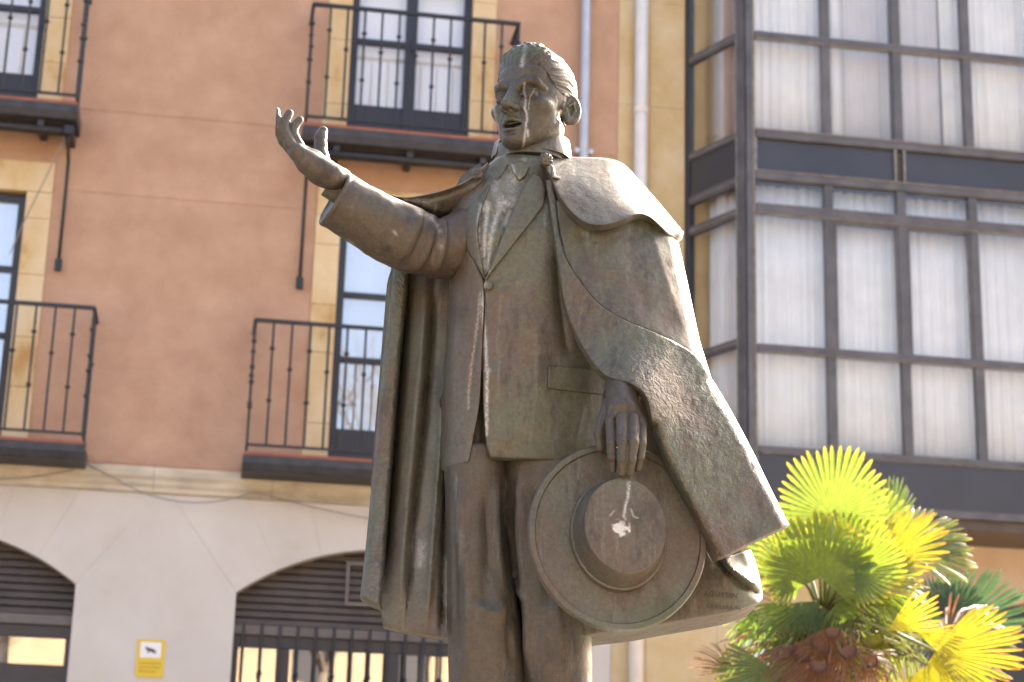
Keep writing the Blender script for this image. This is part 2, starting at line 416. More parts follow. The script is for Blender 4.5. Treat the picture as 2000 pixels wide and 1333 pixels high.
# ------------------------------------------------------------------ ochre building with the glazed bay
bay = empty('bay_window_building', (0, FD, 0), YAW)
tag(bay, 'ochre stone building with a tall dark-framed glazed bay full of white curtains', 'building')
E1 = 6.2
def slab_wall(x0, x1, z0, z1, step, mat, name, y0=-.004):
    z = z0; k = 0
    while z < z1 - .01:
        zz = min(z + step, z1)
        MB().box(x0, x1, y0, .3, z + .0015, zz - .0015).build(name, mat, bay); z = zz; k += 1
slab_wall(1.004, 1.325, 0.0, ZT, 1.15, M['ochre'], 'wall_stone')
slab_wall(1.329, 2.0, 0.0, ZT, 1.15, M['ochre'], 'wall_stone')
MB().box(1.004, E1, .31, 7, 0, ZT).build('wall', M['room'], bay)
# wall under and behind the bay
slab_wall(2.004, 2.20, 0.0, 5.3, 1.15, M['ochre'], 'wall_stone')
MB().box(2.204, 3.1, 0.02, .3, 4.10, 5.3).build('wall_stone', M['ochre'], bay)
MB().box(3.104, 4.25, 0.0, .3, 0, 5.3).build('wall_stone', M['pinkstone'], bay)
ac = 4.62+.55
poly = [(4.254, 0.0), (4.30, 0.0)] + [(ac - .87 * math.cos(a), 3.55 + .87 * math.sin(a)) for a in np.linspace(0, math.pi, 16)] + [(ac + .87, 0), (ac + .95, 0), (ac + .95, 5.3), (4.254, 5.3)]
MB().prism(poly, 0.0, .3).build('arch_stone', M['pinkstone'], bay)
MB().box(4.30, ac + .87, .2, .22, 0, 4.4).build('arch_window', M['darkframe'], bay)
MB().box(ac + .954, E1, 0, .3, 0, 5.3).build('wall_stone', M['pinkstone'], bay)
# poster-covered door left of the palm
pmx, nt, b_ = newmat('poster_print')
nz = noise_tex(nt, 5.0, 5, 0.6, dist=0.6)
nt.links.new(ramp(nt, nz.outputs[0], [(0.30, (0.03, 0.06, 0.12)), (0.42, (0.16, 0.27, 0.45)), (0.50, (0.75, 0.77, 0.8)), (0.66, (0.8, 0.8, 0.8)), (0.74, (0.25, 0.32, 0.4))]).outputs[0], b_.inputs['Base Color'])
b_.inputs['Roughness'].default_value = 0.5
dr = bevel(MB().box(2.205, 2.26, .03, .12, 0, 4.098).box(3.04, 3.1, .03, .12, 0, 4.098).box(2.26, 3.04, .031, .121, 4.03, 4.097).build('door_frame', M['darkframe'], bay), .004)
MB().box(2.26, 3.04, .07, .08, 0, 4.03).build('printed_panel', pmx, dr)
# cream drainpipe
cp = MB().tube([(1.215, -.10, 0), (1.215, -.10, ZT)], .066, 14).build('drainpipe', M['creampipe'], bay, True)
for z in (2.0, 4.9, 7.75, 9.1):
    MB().tube([(1.215, -.10, z - .03), (1.215, -.10, z + .03)], .073, 14).build('pipe_collar', M['creampipe'], cp)

# --- glazed bay: front plane at y=-OFF, splayed left side
OFF = 0.8175; XW = 1.70; XC = 2.085     # foot of the splay at the wall, corner
X_END = 5.95
rows = [5.57, 6.52, 7.885, 8.19, 8.66, 9.695, 11.5]   # transom heights
mx_ = [2.11] + [2.89 + .725 * i for i in range(5)]    # mullion axes on the front
def frame_piece(name, x0, x1, z0, z1, y0, y1, mat=M['alu'], par=None):
    return bevel(MB().box(x0, x1, y0, y1, z0, z1).build(name, mat, par or bay), .006)
yF = -OFF
for x in mx_[1:]:
    frame_piece('mullion', x - .045, x + .045, 5.57, 8.19, yF - .02, yF + .06)
    frame_piece('mullion', x - .045, x + .045, 8.66, ZT, yF - .02, yF + .06)
for z, h in ((6.52, .036), (7.885, .036), (9.695, .036), (5.555, .03)):
    frame_piece('transom', mx_[0] + .06, X_END, z - h, z + h, yF - .026, yF + .05)
    frame_piece('transom_lip', mx_[0] + .06, X_END, z - h - .012, z - h, yF - .034, yF + .02, M['aluedge'])
for z in (8.235, 8.66):
    frame_piece('transom', mx_[0] + .06, X_END, z - .045, z + .03, yF - .03, yF + .05, M['alu'])
    frame_piece('transom_lip', mx_[0] + .06, X_END, z + .03, z + .045, yF - .04, yF + .02, M['aluedge'])
frame_piece('transom', mx_[0] + .06, X_END, 7.91, 7.945, yF - .03, yF + .05)
# corner post in three members
frame_piece('corner_post', XC - .005, XC + .055, 4.98, ZT, yF - .03, yF + .08)
frame_piece('corner_post', XC + .058, XC + .082, 4.98, ZT, yF - .022, yF + .06, M['aluedge'])
# spandrel panels between the floors
for i in range(0, 6, 2):
    x0 = mx_[i] + .075; x1 = mx_[i + 2] - .055 if i + 2 < len(mx_) else X_END
    if i: x0 = mx_[i] + .055
    sp = MB().box(x0, x1, yF + .012, yF + .03, 8.275, 8.615).build('spandrel_panel', M['spandrel'], bay)
    for xb in (x0 - .02, x1): MB().box(xb, xb + .02, yF - .022, yF + .03, 8.265, 8.615).build('panel_bead', M['aluedge'], sp)
# panes: every opening has its own pane
zr = [(5.585, 6.484), (6.556, 7.85), (7.945, 8.19), (8.705, 9.66), (9.731, ZT)]
for i in range(len(mx_)):
    x0 = mx_[i] + (.08 if i == 0 else .045); x1 = (mx_[i+1] - .045) if i + 1 < len(mx_) else X_END
    for z0, z1 in zr:
        MB().box(x0, x1, yF + .015, yF + .021, z0, z1).build('pane', M['glass3'], bay)
    for z0, z1 in zr:
        if (i in (1, 2, 5)) and z0 in (6.556,):
            fr = MB().box(x0, x1, yF - .012, yF + .014, z1 - .05, z1).box(x0, x0 + .03, yF - .012, yF + .014, z0, z1 - .05).box(x1 - .03, x1, yF - .012, yF + .014, z0, z1 - .05)
            bevel(fr.build('sash', M['alu'], bay), .004)
# curtains: pleated sheets just behind the glass
def curtain(x0, x1, z0, z1, y, mat, pleat=.09, amp=.016, seed=0, par=bay, name='curtain'):
    rnd = random.Random(seed); n = max(int((x1 - x0) / .012), 6)
    ph = [rnd.uniform(0, 6.28) for _ in range(3)]
    vs_, fs = [], []
    for j, z in enumerate((z0, (z0 * 2 + z1) / 3, (z0 + z1 * 2) / 3, z1)):
        for i in range(n + 1):
            x = x0 + (x1 - x0) * i / n
            d = amp * (math.sin(2 * math.pi * x / pleat + ph[0]) + .6 * math.sin(2 * math.pi * x / (pleat * 1.7) + ph[1] + j * .2) + .5 * math.sin(2 * math.pi * x / (pleat * .53) + ph[2]))
            vs_.append((x, y + d, z))
    for j in range(3):
        for i in range(n):
            a = j * (n + 1) + i; fs.append((a, a + 1, a + n + 2, a + n + 1))
    o = obj(name, vs_, fs, mat, par, True)
    so = o.modifiers.new('t', 'SOLIDIFY'); so.thickness = .002
    return o
for i in range(len(mx_)):
    x0 = mx_[i] + .03; x1 = (mx_[i+1] - .0) if i + 1 < len(mx_) else X_END
    curtain(x0, x1, 5.5, 8.19, yF + .16, M['curtain'], .10, .012, i)
    if i in (1,):
        curtain(x0, x0 + .18, 8.6, ZT, yF + .16, M['curtain'], .09, .014, 20 + i); curtain(x0 + .18, x1, 8.6, ZT, yF + .22, M['curtain2'], .16, .012, 30 + i)
    elif i == 2:
        curtain(x0, x1 - .2, 8.6, ZT, yF + .22, M['curtain2'], .16, .012, 31); curtain(x1 - .2, x1, 8.6, ZT, yF + .16, M['curtain'], .09, .014, 40)
    else:
        curtain(x0, x1, 8.6, ZT, yF + .16, M['curtain'], .085, .012, 50 + i)
# floors, base band and soffit
SIDE = lambda t: (XW + (XC - XW) * t, -OFF * t)
def bay_prism(name, z0, z1, grow, mat, inset=0.0):
    poly = [(XW - grow, 0.0), (XC - grow * .8, -OFF - grow), (X_END, -OFF - grow), (X_END, 0.0)]
    v = [(x, y, z) for z in (z0, z1) for x, y in poly]
    return obj(name, v, [(0, 1, 2, 3)[::-1], (4, 5, 6, 7), (0, 1, 5, 4), (1, 2, 6, 5), (2, 3, 7, 6), (3, 0, 4, 7)], mat, bay)
bay_prism('base_band', 5.09, 5.525, .012, M['spandrel'])
bay_prism('base_lip', 5.02, 5.088, .03, M['alu'])
bay_prism('soffit', 4.93, 5.018, -.03, M['shutter'])
bay_prism('floor_slab', 8.28, 8.60, -.04, M['room'])
# splayed side
sd_e = empty('bay_side'); sd_e.parent = bay; sd_e.location = (XW, 0, 0)
L_ = math.hypot(XC - XW, OFF); ang = math.atan2(-OFF, XC - XW); sd_e.rotation_euler = (0, 0, ang)
def sbox(name, x0, x1, z0, z1, y0, y1, mat): return bevel(MB().box(x0, x1, y0, y1, z0, z1).build(name, mat, sd_e), .005)
sbox('mullion', 0.0, .07, 5.53, ZT, -.02, .06, M['darkframe'])
sbox('mullion', L_ - .115, L_ - .01, 5.53, ZT, -.02, .06, M['alu'])
sbox('mullion', L_ - .15, L_ - .118, 5.53, ZT, -.012, .05, M['aluedge'])
for z, h in ((6.59, .04), (7.88, .045), (8.20, .045), (8.665, .04), (9.71, .045), (5.56, .03)):
    sbox('transom', .07, L_ - .15, z - h, z + h, -.016, .05, M['alu'])
    sbox('transom_lip', .07, L_ - .15, z - .012, z + .006, -.024, -.0165, M['aluedge'])
sbox('spandrel_panel', .07, L_ - .15, 8.245, 8.625, .0, .02, M['spandrel'])
for z0, z1 in ((5.59, 6.55), (6.63, 7.835), (7.925, 8.155), (8.705, 9.665), (9.755, ZT)):
    MB().box(.07, L_ - .15, .012, .018, z0, z1).build('pane', M['glass2'] if z0 > 8.7 else M['glass'], sd_e)
curtain(.22, L_ - .12, 5.5, 8.19, .12, M['curtain'], .09, .012, 77, sd_e)
curtain(.25, L_ - .12, 8.6, ZT, .14, M['curtain2'], .10, .012, 78, sd_e)
MB().box(1.004, X_END, .0, 7.1, ZT, ZT + .2).build('roof', M['room'], bay)

# ------------------------------------------------------------------ the far side of the square, behind the camera (seen in the window glass)
op = empty('opposite_house', (0, -24, 0), R(180 + 4))
tag(op, 'cream rendered house row across the square behind the viewer', 'building')
om = mottled('cream_render', [(0.3, (0.28, 0.215, 0.14)), (0.7, (0.37, 0.29, 0.195))], .5, .9)
holes = [(x - .6, x + .6, z, z + 2.1) for x in np.arange(-26, 27, 3.2) for z in (1.0, 4.4, 7.6)]
wall_grid(holes, -30, 30, 0, 10.6, back=.4).build('wall', om, op)
for h in holes:
    MB().box(h[0], h[1], .2, .24, h[2], h[3]).build('window', M['darkframe'], op)
MB().box(-30.4, 30.4, -.5, 8, 10.6, 10.9).build('roof', M['orange'], op)
# ------------------------------------------------------------------ bronze statue: tools
Y0 = 5.0                                   # distance of the figure's vertical mid plane
def P3(px, py, w=0.0):
    """point of the plane w metres in front of the figure's mid plane that shows at photo pixel (px,py)"""
    px = np.asarray(px, float); py = np.asarray(py, float); w = np.asarray(w, float)
    d = cF[None] + ((px - 1000) / FPX)[..., None] * cR + ((666.5 - py) / FPX)[..., None] * cU if px.ndim else cF + (px - 1000) / FPX * cR + (666.5 - py) / FPX * cU
    t = (Y0 - w) / d[..., 1]
    return CAM + d * (t[..., None] if px.ndim else t)
def proj(P):
    q = np.asarray(P, float) - CAM; z = q @ cF
    return 1000 + FPX * (q @ cR) / z, 666.5 - FPX * (q @ cU) / z
def crom(pts, n=8, closed=False):
    p = np.asarray(pts, float); k = len(p); out = []
    rng = range(k) if closed else range(k - 1)
    for i in rng:
        a, b, c, d = (p[(i-1) % k], p[i % k], p[(i+1) % k], p[(i+2) % k]) if closed else (p[max(i-1, 0)], p[i], p[i+1], p[min(i+2, k-1)])
        for t in np.arange(n) / n:
            out.append(.5 * ((2*b) + (c-a)*t + (2*a-5*b+4*c-d)*t*t + (3*b-a-3*c+d)*t**3))
    if not closed: out.append(p[-1])
    return np.array(out)
def resample(p, step, closed=True):
    p = np.asarray(p, float); q = np.vstack([p, p[:1]]) if closed else p
    seg = np.hypot(*np.diff(q[:, :2], axis=0).T); s = np.concatenate([[0], np.cumsum(seg)])
    keep = np.concatenate([[True], seg > 1e-9]); q = q[keep]; s = s[keep]
    n = max(int(round(s[-1] / step)), 3); t = np.linspace(0, s[-1], n + 1)
    if closed: t = t[:-1]
    return np.stack([np.interp(t, s, q[:, i]) for i in range(q.shape[1])], 1)
def seg_dist(x, y, line, closed=False):
    """distance of points to a pixel polyline and position along it (0..1)"""
    L = np.asarray(line, float)[:, :2]
    if closed: L = np.vstack([L, L[:1]])
    best = np.full(x.shape, 1e9); pos = np.zeros(x.shape); acc = 0.0
    tot = np.hypot(*np.diff(L, axis=0).T).sum() + 1e-9
    for (ax, ay), (bx, by) in zip(L[:-1], L[1:]):
        dx, dy = bx - ax, by - ay; l2 = dx*dx + dy*dy + 1e-12
        t = np.clip(((x - ax) * dx + (y - ay) * dy) / l2, 0, 1)
        d = np.hypot(x - ax - t*dx, y - ay - t*dy); m = d < best
        best = np.where(m, d, best); pos = np.where(m, (acc + t * math.sqrt(l2)) / tot, pos); acc += math.sqrt(l2)
    return best, pos
def inside(x, y, poly):
    c = np.zeros(x.shape, bool); n = len(poly)
    for i in range(n):
        (x1, y1), (x2, y2) = poly[i][:2], poly[(i+1) % n][:2]
        if y1 == y2: continue
        k = ((y1 > y) != (y2 > y)) & (x < (x2 - x1) * (y - y1) / (y2 - y1) + x1)
        c ^= k
    return c
def tps(ctrl):
    """thin-plate spline through (px,py,w) control points"""
    c = np.asarray(ctrl, float); xy = c[:, :2] / 100; n = len(c)
    def phi(r2): return np.where(r2 > 1e-12, r2 * np.log(r2 + 1e-12), 0)
    K = phi(((xy[:, None] - xy[None])**2).sum(-1)) + np.eye(n) * 1e-3
    Pm = np.hstack([np.ones((n, 1)), xy]); A = np.zeros((n+3, n+3)); A[:n, :n] = K; A[:n, n:] = Pm; A[n:, :n] = Pm.T
    s = np.linalg.solve(A, np.concatenate([c[:, 2], np.zeros(3)]))
    def f(x, y):
        o = s[n] + s[n+1] * x / 100 + s[n+2] * y / 100
        for i in range(n): o = o + s[i] * phi((x/100 - xy[i, 0])**2 + (y/100 - xy[i, 1])**2)
        return o
    return f
def ridges(lst):
    """lst: (polyline, half width px, height m); a fold crest (or groove when negative), tapered at its ends"""
    def f(x, y):
        o = np.zeros(x.shape)
        for line, wd, h in lst:
            d, t = seg_dist(x, y, crom(line, 5) if len(line) > 2 else line)
            tp = np.clip(np.minimum(t, 1 - t) * 7, 0.15, 1)
            o = o + h * tp * (.5 * np.exp(-(d / wd)**2) + .6 * np.exp(-d / (wd * .55)))
        return o
    return f
_rs = np.random.RandomState(3)
_lat = _rs.rand(64, 64, 64).astype(np.float32)
def vnoise(x, y, z):
    """cheap tiling value noise, vectorised"""
    xi, yi, zi = np.floor(x).astype(int), np.floor(y).astype(int), np.floor(z).astype(int)
    fx, fy, fz = x - xi, y - yi, z - zi
    fx, fy, fz = fx*fx*(3-2*fx), fy*fy*(3-2*fy), fz*fz*(3-2*fz)
    o = 0
    for a in (0, 1):
        for b in (0, 1):
            for c in (0, 1):
                o = o + _lat[(xi+a) & 63, (yi+b) & 63, (zi+c) & 63] * (fx if a else 1-fx) * (fy if b else 1-fy) * (fz if c else 1-fz)
    return o - .5

def patch(name, outline, wf, thick, parent, mat, res=5.0, bev=(3.0, .004), rounds=(), extra=None, back=None):
    """a slab of bronze sheet: px outline, depth function, thickness; edges rolled over by `bev`, more along `rounds`"""
    b = resample(outline, res * .8)
    if ((b[:, 0] * np.roll(b[:, 1], -1)) - (np.roll(b[:, 0], -1) * b[:, 1])).sum() < 0: b = b[::-1]
    nb = len(b)
    pts = [b]
    tn = np.roll(b, -1, 0) - np.roll(b, 1, 0); nr = np.stack([-tn[:, 1], tn[:, 0]], 1); nr /= np.linalg.norm(nr, axis=1, keepdims=True) + 1e-9
    for off in (bev[0] * .35, bev[0]):
        q = b + nr * off
        ok = inside(q[:, 0], q[:, 1], b)
        d, _ = seg_dist(q[:, 0], q[:, 1], b, True); ok &= d > off * .8
        pts.append(q[ok])
    gx, gy = np.meshgrid(np.arange(b[:, 0].min(), b[:, 0].max(), res), np.arange(b[:, 1].min(), b[:, 1].max(), res))
    gx[1::2] += res / 2; gx, gy = gx.ravel(), gy.ravel()
    m = inside(gx, gy, b); gx, gy = gx[m], gy[m]
    d, _ = seg_dist(gx, gy, b, True); m = d > bev[0] + res * .45
    pts.append(np.stack([gx[m], gy[m]], 1))
    allp = np.vstack(pts)
    vco, _, tri, ov, _, _ = delaunay_2d_cdt([Vector(p) for p in allp], [], [list(range(nb))], 1, 1e-6)
    v2 = np.array([(p.x, p.y) for p in vco]); x, y = v2[:, 0], v2[:, 1]
    w = wf(x, y)
    if extra is not None: w = w + extra(x, y)
    d, _ = seg_dist(x, y, b, True)
    t = np.clip(1 - d / bev[0], 0, 1); w = w - bev[1] * (1 - np.sqrt(1 - t * t * .98))
    for line, rad, amt in rounds:
        d, _ = seg_dist(x, y, line); t = np.clip(1 - d / rad, 0, 1)
        w = w - amt * (1 - np.sqrt(1 - t * t * .99))
    V = P3(x, y, w); n = len(V)
    Bk = V.copy()
    if back is None: Bk[:, 1] += thick
    else: Bk[:, 1] = np.maximum(V[:, 1] + .004, Y0 - back)
    tri = [tuple(t) for t in tri]
    def area(t):
        (x1, y1), (x2, y2), (x3, y3) = v2[t[0]], v2[t[1]], v2[t[2]]
        return (x2-x1)*(y3-y1) - (x3-x1)*(y2-y1)
    F = []; cnt = {}
    for t in tri:
        if area(t) < 0: t = (t[0], t[2], t[1])
        F.append((t[0], t[2], t[1]))                       # pixel y points down: flip so that it faces the viewer
        for e in ((t[0], t[2]), (t[2], t[1]), (t[1], t[0])):
            cnt[e] = cnt.get(e, 0) + 1
    F2 = [(a + n, c + n, b_ + n) for a, b_, c in F]
    S = [(e[1], e[0], e[0] + n, e[1] + n) for e in cnt if (e[1], e[0]) not in cnt]
    o = obj(name, np.vstack([V, Bk]), F + F2 + S, mat, parent, True)
    mark_sharp(o, 50)
    return o
def mark_sharp(o, deg):
    me = o.data
    bm = bmesh.new(); bm.from_mesh(me)
    lim = R(deg)
    for e in bm.edges:
        if len(e.link_faces) == 2 and e.calc_face_angle(0) > lim: e.smooth = False
    bm.to_mesh(me); bm.free()
def loft(name, rings, parent, mat, disp=None, cap=True, sharp=None):
    """rings: array (n,m,3); disp(px,py,P,N)->metres along the normal"""
    rg = np.asarray(rings); n, m, _ = rg.shape
    F = []
    for i in range(n - 1):
        for k in range(m):
            a = i*m + k; b = i*m + (k+1) % m
            F.append((a, b, b + m, a + m))
    V = rg.reshape(-1, 3)
    if cap:
        F.append(tuple(range(m))[::-1]); F.append(tuple((n-1)*m + k for k in range(m)))
    o = obj(name, V, F, mat, parent, True)
    bm = bmesh.new(); bm.from_mesh(o.data); bmesh.ops.recalc_face_normals(bm, faces=bm.faces[:]); bm.to_mesh(o.data); bm.free()
    if disp is not None:
        nn = np.empty(len(V) * 3, np.float32); o.data.vertex_normals.foreach_get('vector', nn); nn = nn.reshape(-1, 3)
        x, y = proj(V); V = V + nn * disp(x, y, V, nn)[:, None]
        o.data.vertices.foreach_set('co', V.astype(np.float32).ravel()); o.data.update()
    if sharp: mark_sharp(o, sharp)
    return o
def frame_tube(path, radii, m=48, squash=None, up0=(0, 0, 1)):
    """rings round a 3-D path"""
    p = np.asarray(path, float); n = len(p); rings = []; up = np.array(up0, float)
    for i in range(n):
        t = p[min(i+1, n-1)] - p[max(i-1, 0)]; t /= np.linalg.norm(t) + 1e-12
        up = up - t * (up @ t); up /= np.linalg.norm(up) + 1e-12; sd = np.cross(t, up)
        a = np.linspace(0, 2*np.pi, m, endpoint=False)
        r1 = radii[i]; r2 = radii[i] * (squash if squash else 1)
        rings.append(p[i] + np.outer(np.cos(a) * r1, up) + np.outer(np.sin(a) * r2, sd))
    return np.array(rings)

class SDF:
    """distance field on a voxel grid, meshed with surface nets"""
    def __init__(s, lo, hi, h):
        s.lo = np.array(lo, float); s.h = h
        s.n = np.ceil((np.array(hi) - s.lo) / h).astype(int) + 1
        s.ax = [(s.lo[i] + h * np.arange(s.n[i])).astype(np.float32) for i in range(3)]
        s.d = np.full(s.n, 1e3, np.float32)
    def reg(s, lo, hi):
        a = [max(int((lo[i] - s.lo[i]) / s.h), 0) for i in range(3)]; b = [min(int((hi[i] - s.lo[i]) / s.h) + 2, s.n[i]) for i in range(3)]
        sl = tuple(slice(a[i], max(b[i], a[i])) for i in range(3))
        return sl, s.ax[0][sl[0]][:, None, None], s.ax[1][sl[1]][None, :, None], s.ax[2][sl[2]][None, None, :]
    @staticmethod
    def smin(a, b, k):
        if k <= 0: return np.minimum(a, b)
        h = np.clip(.5 + .5 * (b - a) / k, 0, 1); return b + (a - b) * h - k * h * (1 - h)
    def op(s, fn, lo, hi, k=0.0, mode='+'):
        mg = max(k, 0) * 1.2 + 2.5 * s.h
        sl, X, Y, Z = s.reg(np.array(lo) - mg, np.array(hi) + mg)
        v = fn(X, Y, Z).astype(np.float32); d = s.d[sl]
        if mode == '+': s.d[sl] = s.smin(d, np.broadcast_to(v, d.shape), k)
        else: s.d[sl] = -s.smin(-d, np.broadcast_to(v, d.shape), k)
    def ball(s, c, r, k=0.0, mode='+', rot=None):
        r = np.array(r if hasattr(r, '__len__') else (r, r, r), float); c = np.array(c, float)
        def f(X, Y, Z):
            x, y, z = X - c[0], Y - c[1], Z - c[2]
            if rot is not None:
                q = np.array(rot); x, y, z = [q[0, i]*x + q[1, i]*y + q[2, i]*z for i in range(3)]
            k0 = np.sqrt((x/r[0])**2 + (y/r[1])**2 + (z/r[2])**2) + 1e-6
            k1 = np.sqrt((x/r[0]**2)**2 + (y/r[1]**2)**2 + (z/r[2]**2)**2) + 1e-6
            return k0 * (k0 - 1) / k1
        e = np.full(3, r.max()) if rot is not None else r
        s.op(f, c - e, c + e, k, mode)
    def cone(s, a, b, ra, rb, k=0.0, mode='+'):
        a, b = np.array(a, float), np.array(b, float); ab = b - a; l2 = ab @ ab + 1e-9; m = max(ra, rb)
        def f(X, Y, Z):
            t = np.clip(((X-a[0])*ab[0] + (Y-a[1])*ab[1] + (Z-a[2])*ab[2]) / l2, 0, 1)
            return np.sqrt((X-a[0]-t*ab[0])**2 + (Y-a[1]-t*ab[1])**2 + (Z-a[2]-t*ab[2])**2) - (ra + (rb-ra)*t)
        s.op(f, np.minimum(a, b) - m, np.maximum(a, b) + m, k, mode)
    def chain(s, pts, rad, k=0.0, kin=None, mode='+'):
        for i in range(len(pts) - 1): s.cone(pts[i], pts[i+1], rad[i], rad[i+1], k, mode)
    def mesh(s):
        d = s.d; sg = d < 0
        act = np.zeros(s.n - 1, bool); c = sg[:-1, :-1, :-1]
        for o in np.ndindex(2, 2, 2):
            act |= sg[o[0]:o[0]+s.n[0]-1, o[1]:o[1]+s.n[1]-1, o[2]:o[2]+s.n[2]-1] != c
        I = np.argwhere(act); idx = np.full(act.shape, -1, np.int64); idx[act] = np.arange(len(I))
        acc = np.zeros((len(I), 3)); cn = np.zeros(len(I))
        for ax in range(3):
            for u in (0, 1):
                for v in (0, 1):
                    o0 = np.zeros(3, int); o0[(ax+1) % 3] = u; o0[(ax+2) % 3] = v; o1 = o0.copy(); o1[ax] = 1
                    A = d[tuple((I + o0).T)]; B = d[tuple((I + o1).T)]; m = (A < 0) != (B < 0)
                    t = A / (A - B + 1e-12); p = I + o0.astype(float); p[:, ax] += t
                    acc[m] += p[m]; cn[m] += 1
        V = acc / cn[:, None] * s.h + s.lo
        F = []
        for ax in range(3):
            s0 = [slice(None)]*3; s1 = [slice(None)]*3; s0[ax] = slice(0, -1); s1[ax] = slice(1, None)
            ch = sg[tuple(s0)] != sg[tuple(s1)]; E = np.argwhere(ch)
            u, v = (ax+1) % 3, (ax+2) % 3
            E = E[(E[:, u] > 0) & (E[:, v] > 0) & (E[:, u] < s.n[u]-1) & (E[:, v] < s.n[v]-1)]
            du = np.zeros(3, int); du[u] = 1; dv = np.zeros(3, int); dv[v] = 1
            q = np.stack([idx[tuple((E - du - dv).T)], idx[tuple((E - dv).T)], idx[tuple(E.T)], idx[tuple((E - du).T)]], 1)
            flip = ~sg[tuple(E.T)]; q[flip] = q[flip][:, ::-1]; F.append(q)
        return V, np.vstack(F)

# ------------------------------------------------------------------ bronze
def bronze_mat(name, knob=0.0, k=0.95, green=1.0):
    m, nt, b = newmat(name)
    med = noise_tex(nt, 22.0, 5, 0.65)
    m1 = ramp(nt, noise_tex(nt, 4.2, 8, 0.68).outputs[0], [(0.42, 0.0), (0.57, 1.0)]).outputs[0]
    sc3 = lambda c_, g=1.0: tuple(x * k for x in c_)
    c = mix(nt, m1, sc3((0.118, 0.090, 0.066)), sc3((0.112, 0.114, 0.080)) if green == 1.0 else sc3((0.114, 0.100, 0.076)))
    m0 = ramp(nt, noise_tex(nt, 2.6, 7, 0.7, vec=(1.3, 1.3, .7)).outputs[0], [(0.50, 0.0), (0.66, 0.8)]).outputs[0]
    c = mix(nt, m0, c, sc3((0.128, 0.122, 0.108)))
    m2 = ramp(nt, noise_tex(nt, 9.0, 8, 0.7, vec=(1.6, 1.6, .55)).outputs[0], [(0.34, 0.85), (0.47, 0.0)]).outputs[0]
    c = mix(nt, m2, c, sc3((0.058, 0.047, 0.036)))
    m3 = ramp(nt, noise_tex(nt, 12.0, 7, 0.72, vec=(3.5, 3.5, .28)).outputs[0], [(0.56, 0.0), (0.72, 0.75)]).outputs[0]
    c = mix(nt, m3, c, sc3((0.185, 0.172, 0.140)))
    fv = ramp(nt, noise_tex(nt, 85.0, 6, 0.75).outputs[0], [(0.30, 0.76), (0.5, 1.0), (0.72, 1.26)]).outputs[0]
    c = mix(nt, 1.0, c, fv, 'MULTIPLY')
    spk = ramp(nt, noise_tex(nt, 130.0, 2, 0.5).outputs[0], [(0.71, 0.0), (0.78, 0.5)]).outputs[0]
    c = mix(nt, spk, c, (0.24, 0.24, 0.20))
    at = N(nt, 'ShaderNodeAttribute', attribute_name='stain')
    brk = ramp(nt, noise_tex(nt, 150.0, 3, 0.7).outputs[0], [(0.36, 0.35), (0.58, 1.0)]).outputs[0]
    sm = N(nt, 'ShaderNodeMath', operation='MULTIPLY'); nt.links.new(at.outputs['Fac'], sm.inputs[0]); nt.links.new(brk, sm.inputs[1]); sm.use_clamp = True
    c = mix(nt, sm.outputs[0], c, (0.56, 0.55, 0.51))
    ag = N(nt, 'ShaderNodeAttribute', attribute_name='verdigris')
    sg_ = N(nt, 'ShaderNodeMath', operation='MULTIPLY'); nt.links.new(ag.outputs['Fac'], sg_.inputs[0]); nt.links.new(brk, sg_.inputs[1]); sg_.use_clamp = True
    c = mix(nt, sg_.outputs[0], c, (0.075, 0.100, 0.050))
    nt.links.new(c, b.inputs['Base Color'])
    rr = ramp(nt, med.outputs[0], [(0.3, 0.42), (0.7, 0.60)]).outputs[0]
    nt.links.new(rr, b.inputs['Roughness']); b.inputs['Metallic'].default_value = 0.38
    b.inputs['Specular IOR Level'].default_value = 0.55
    p = bump(nt, b, noise_tex(nt, 45.0, 6, 0.65).outputs[0], 0.36, 0.007)
    p = bump(nt, b, noise_tex(nt, 190.0, 3, 0.7).outputs[0], 0.3, 0.0025, p)
    if knob:
        vz = N(nt, 'ShaderNodeTexNoise'); vz.inputs['Scale'].default_value = 62; vz.inputs['Detail'].default_value = 2; vz.inputs['Distortion'].default_value = 1.6
        tc = N(nt, 'ShaderNodeTexCoord'); nt.links.new(tc.outputs['Object'], vz.inputs['Vector'])
        p = bump(nt, b, vz.outputs[0], knob, 0.02, p)
    return m
BR = bronze_mat('bronze'); BRB = bronze_mat('brown_shaded_bronze', 0.0, 0.68, 0.5); BRK = bronze_mat('bronze_hammered', 0.36)
statue = empty('bronze_statue', (0.02, Y0, 1.62))
tag(statue, 'weathered bronze statue of a singing man in cape with raised hand and flat hat', 'statue')
# parts are built in world space and re-based on the statue's empty
def own(o):
    o.location = (-0.02, -Y0, -1.62); o.parent = statue; return o
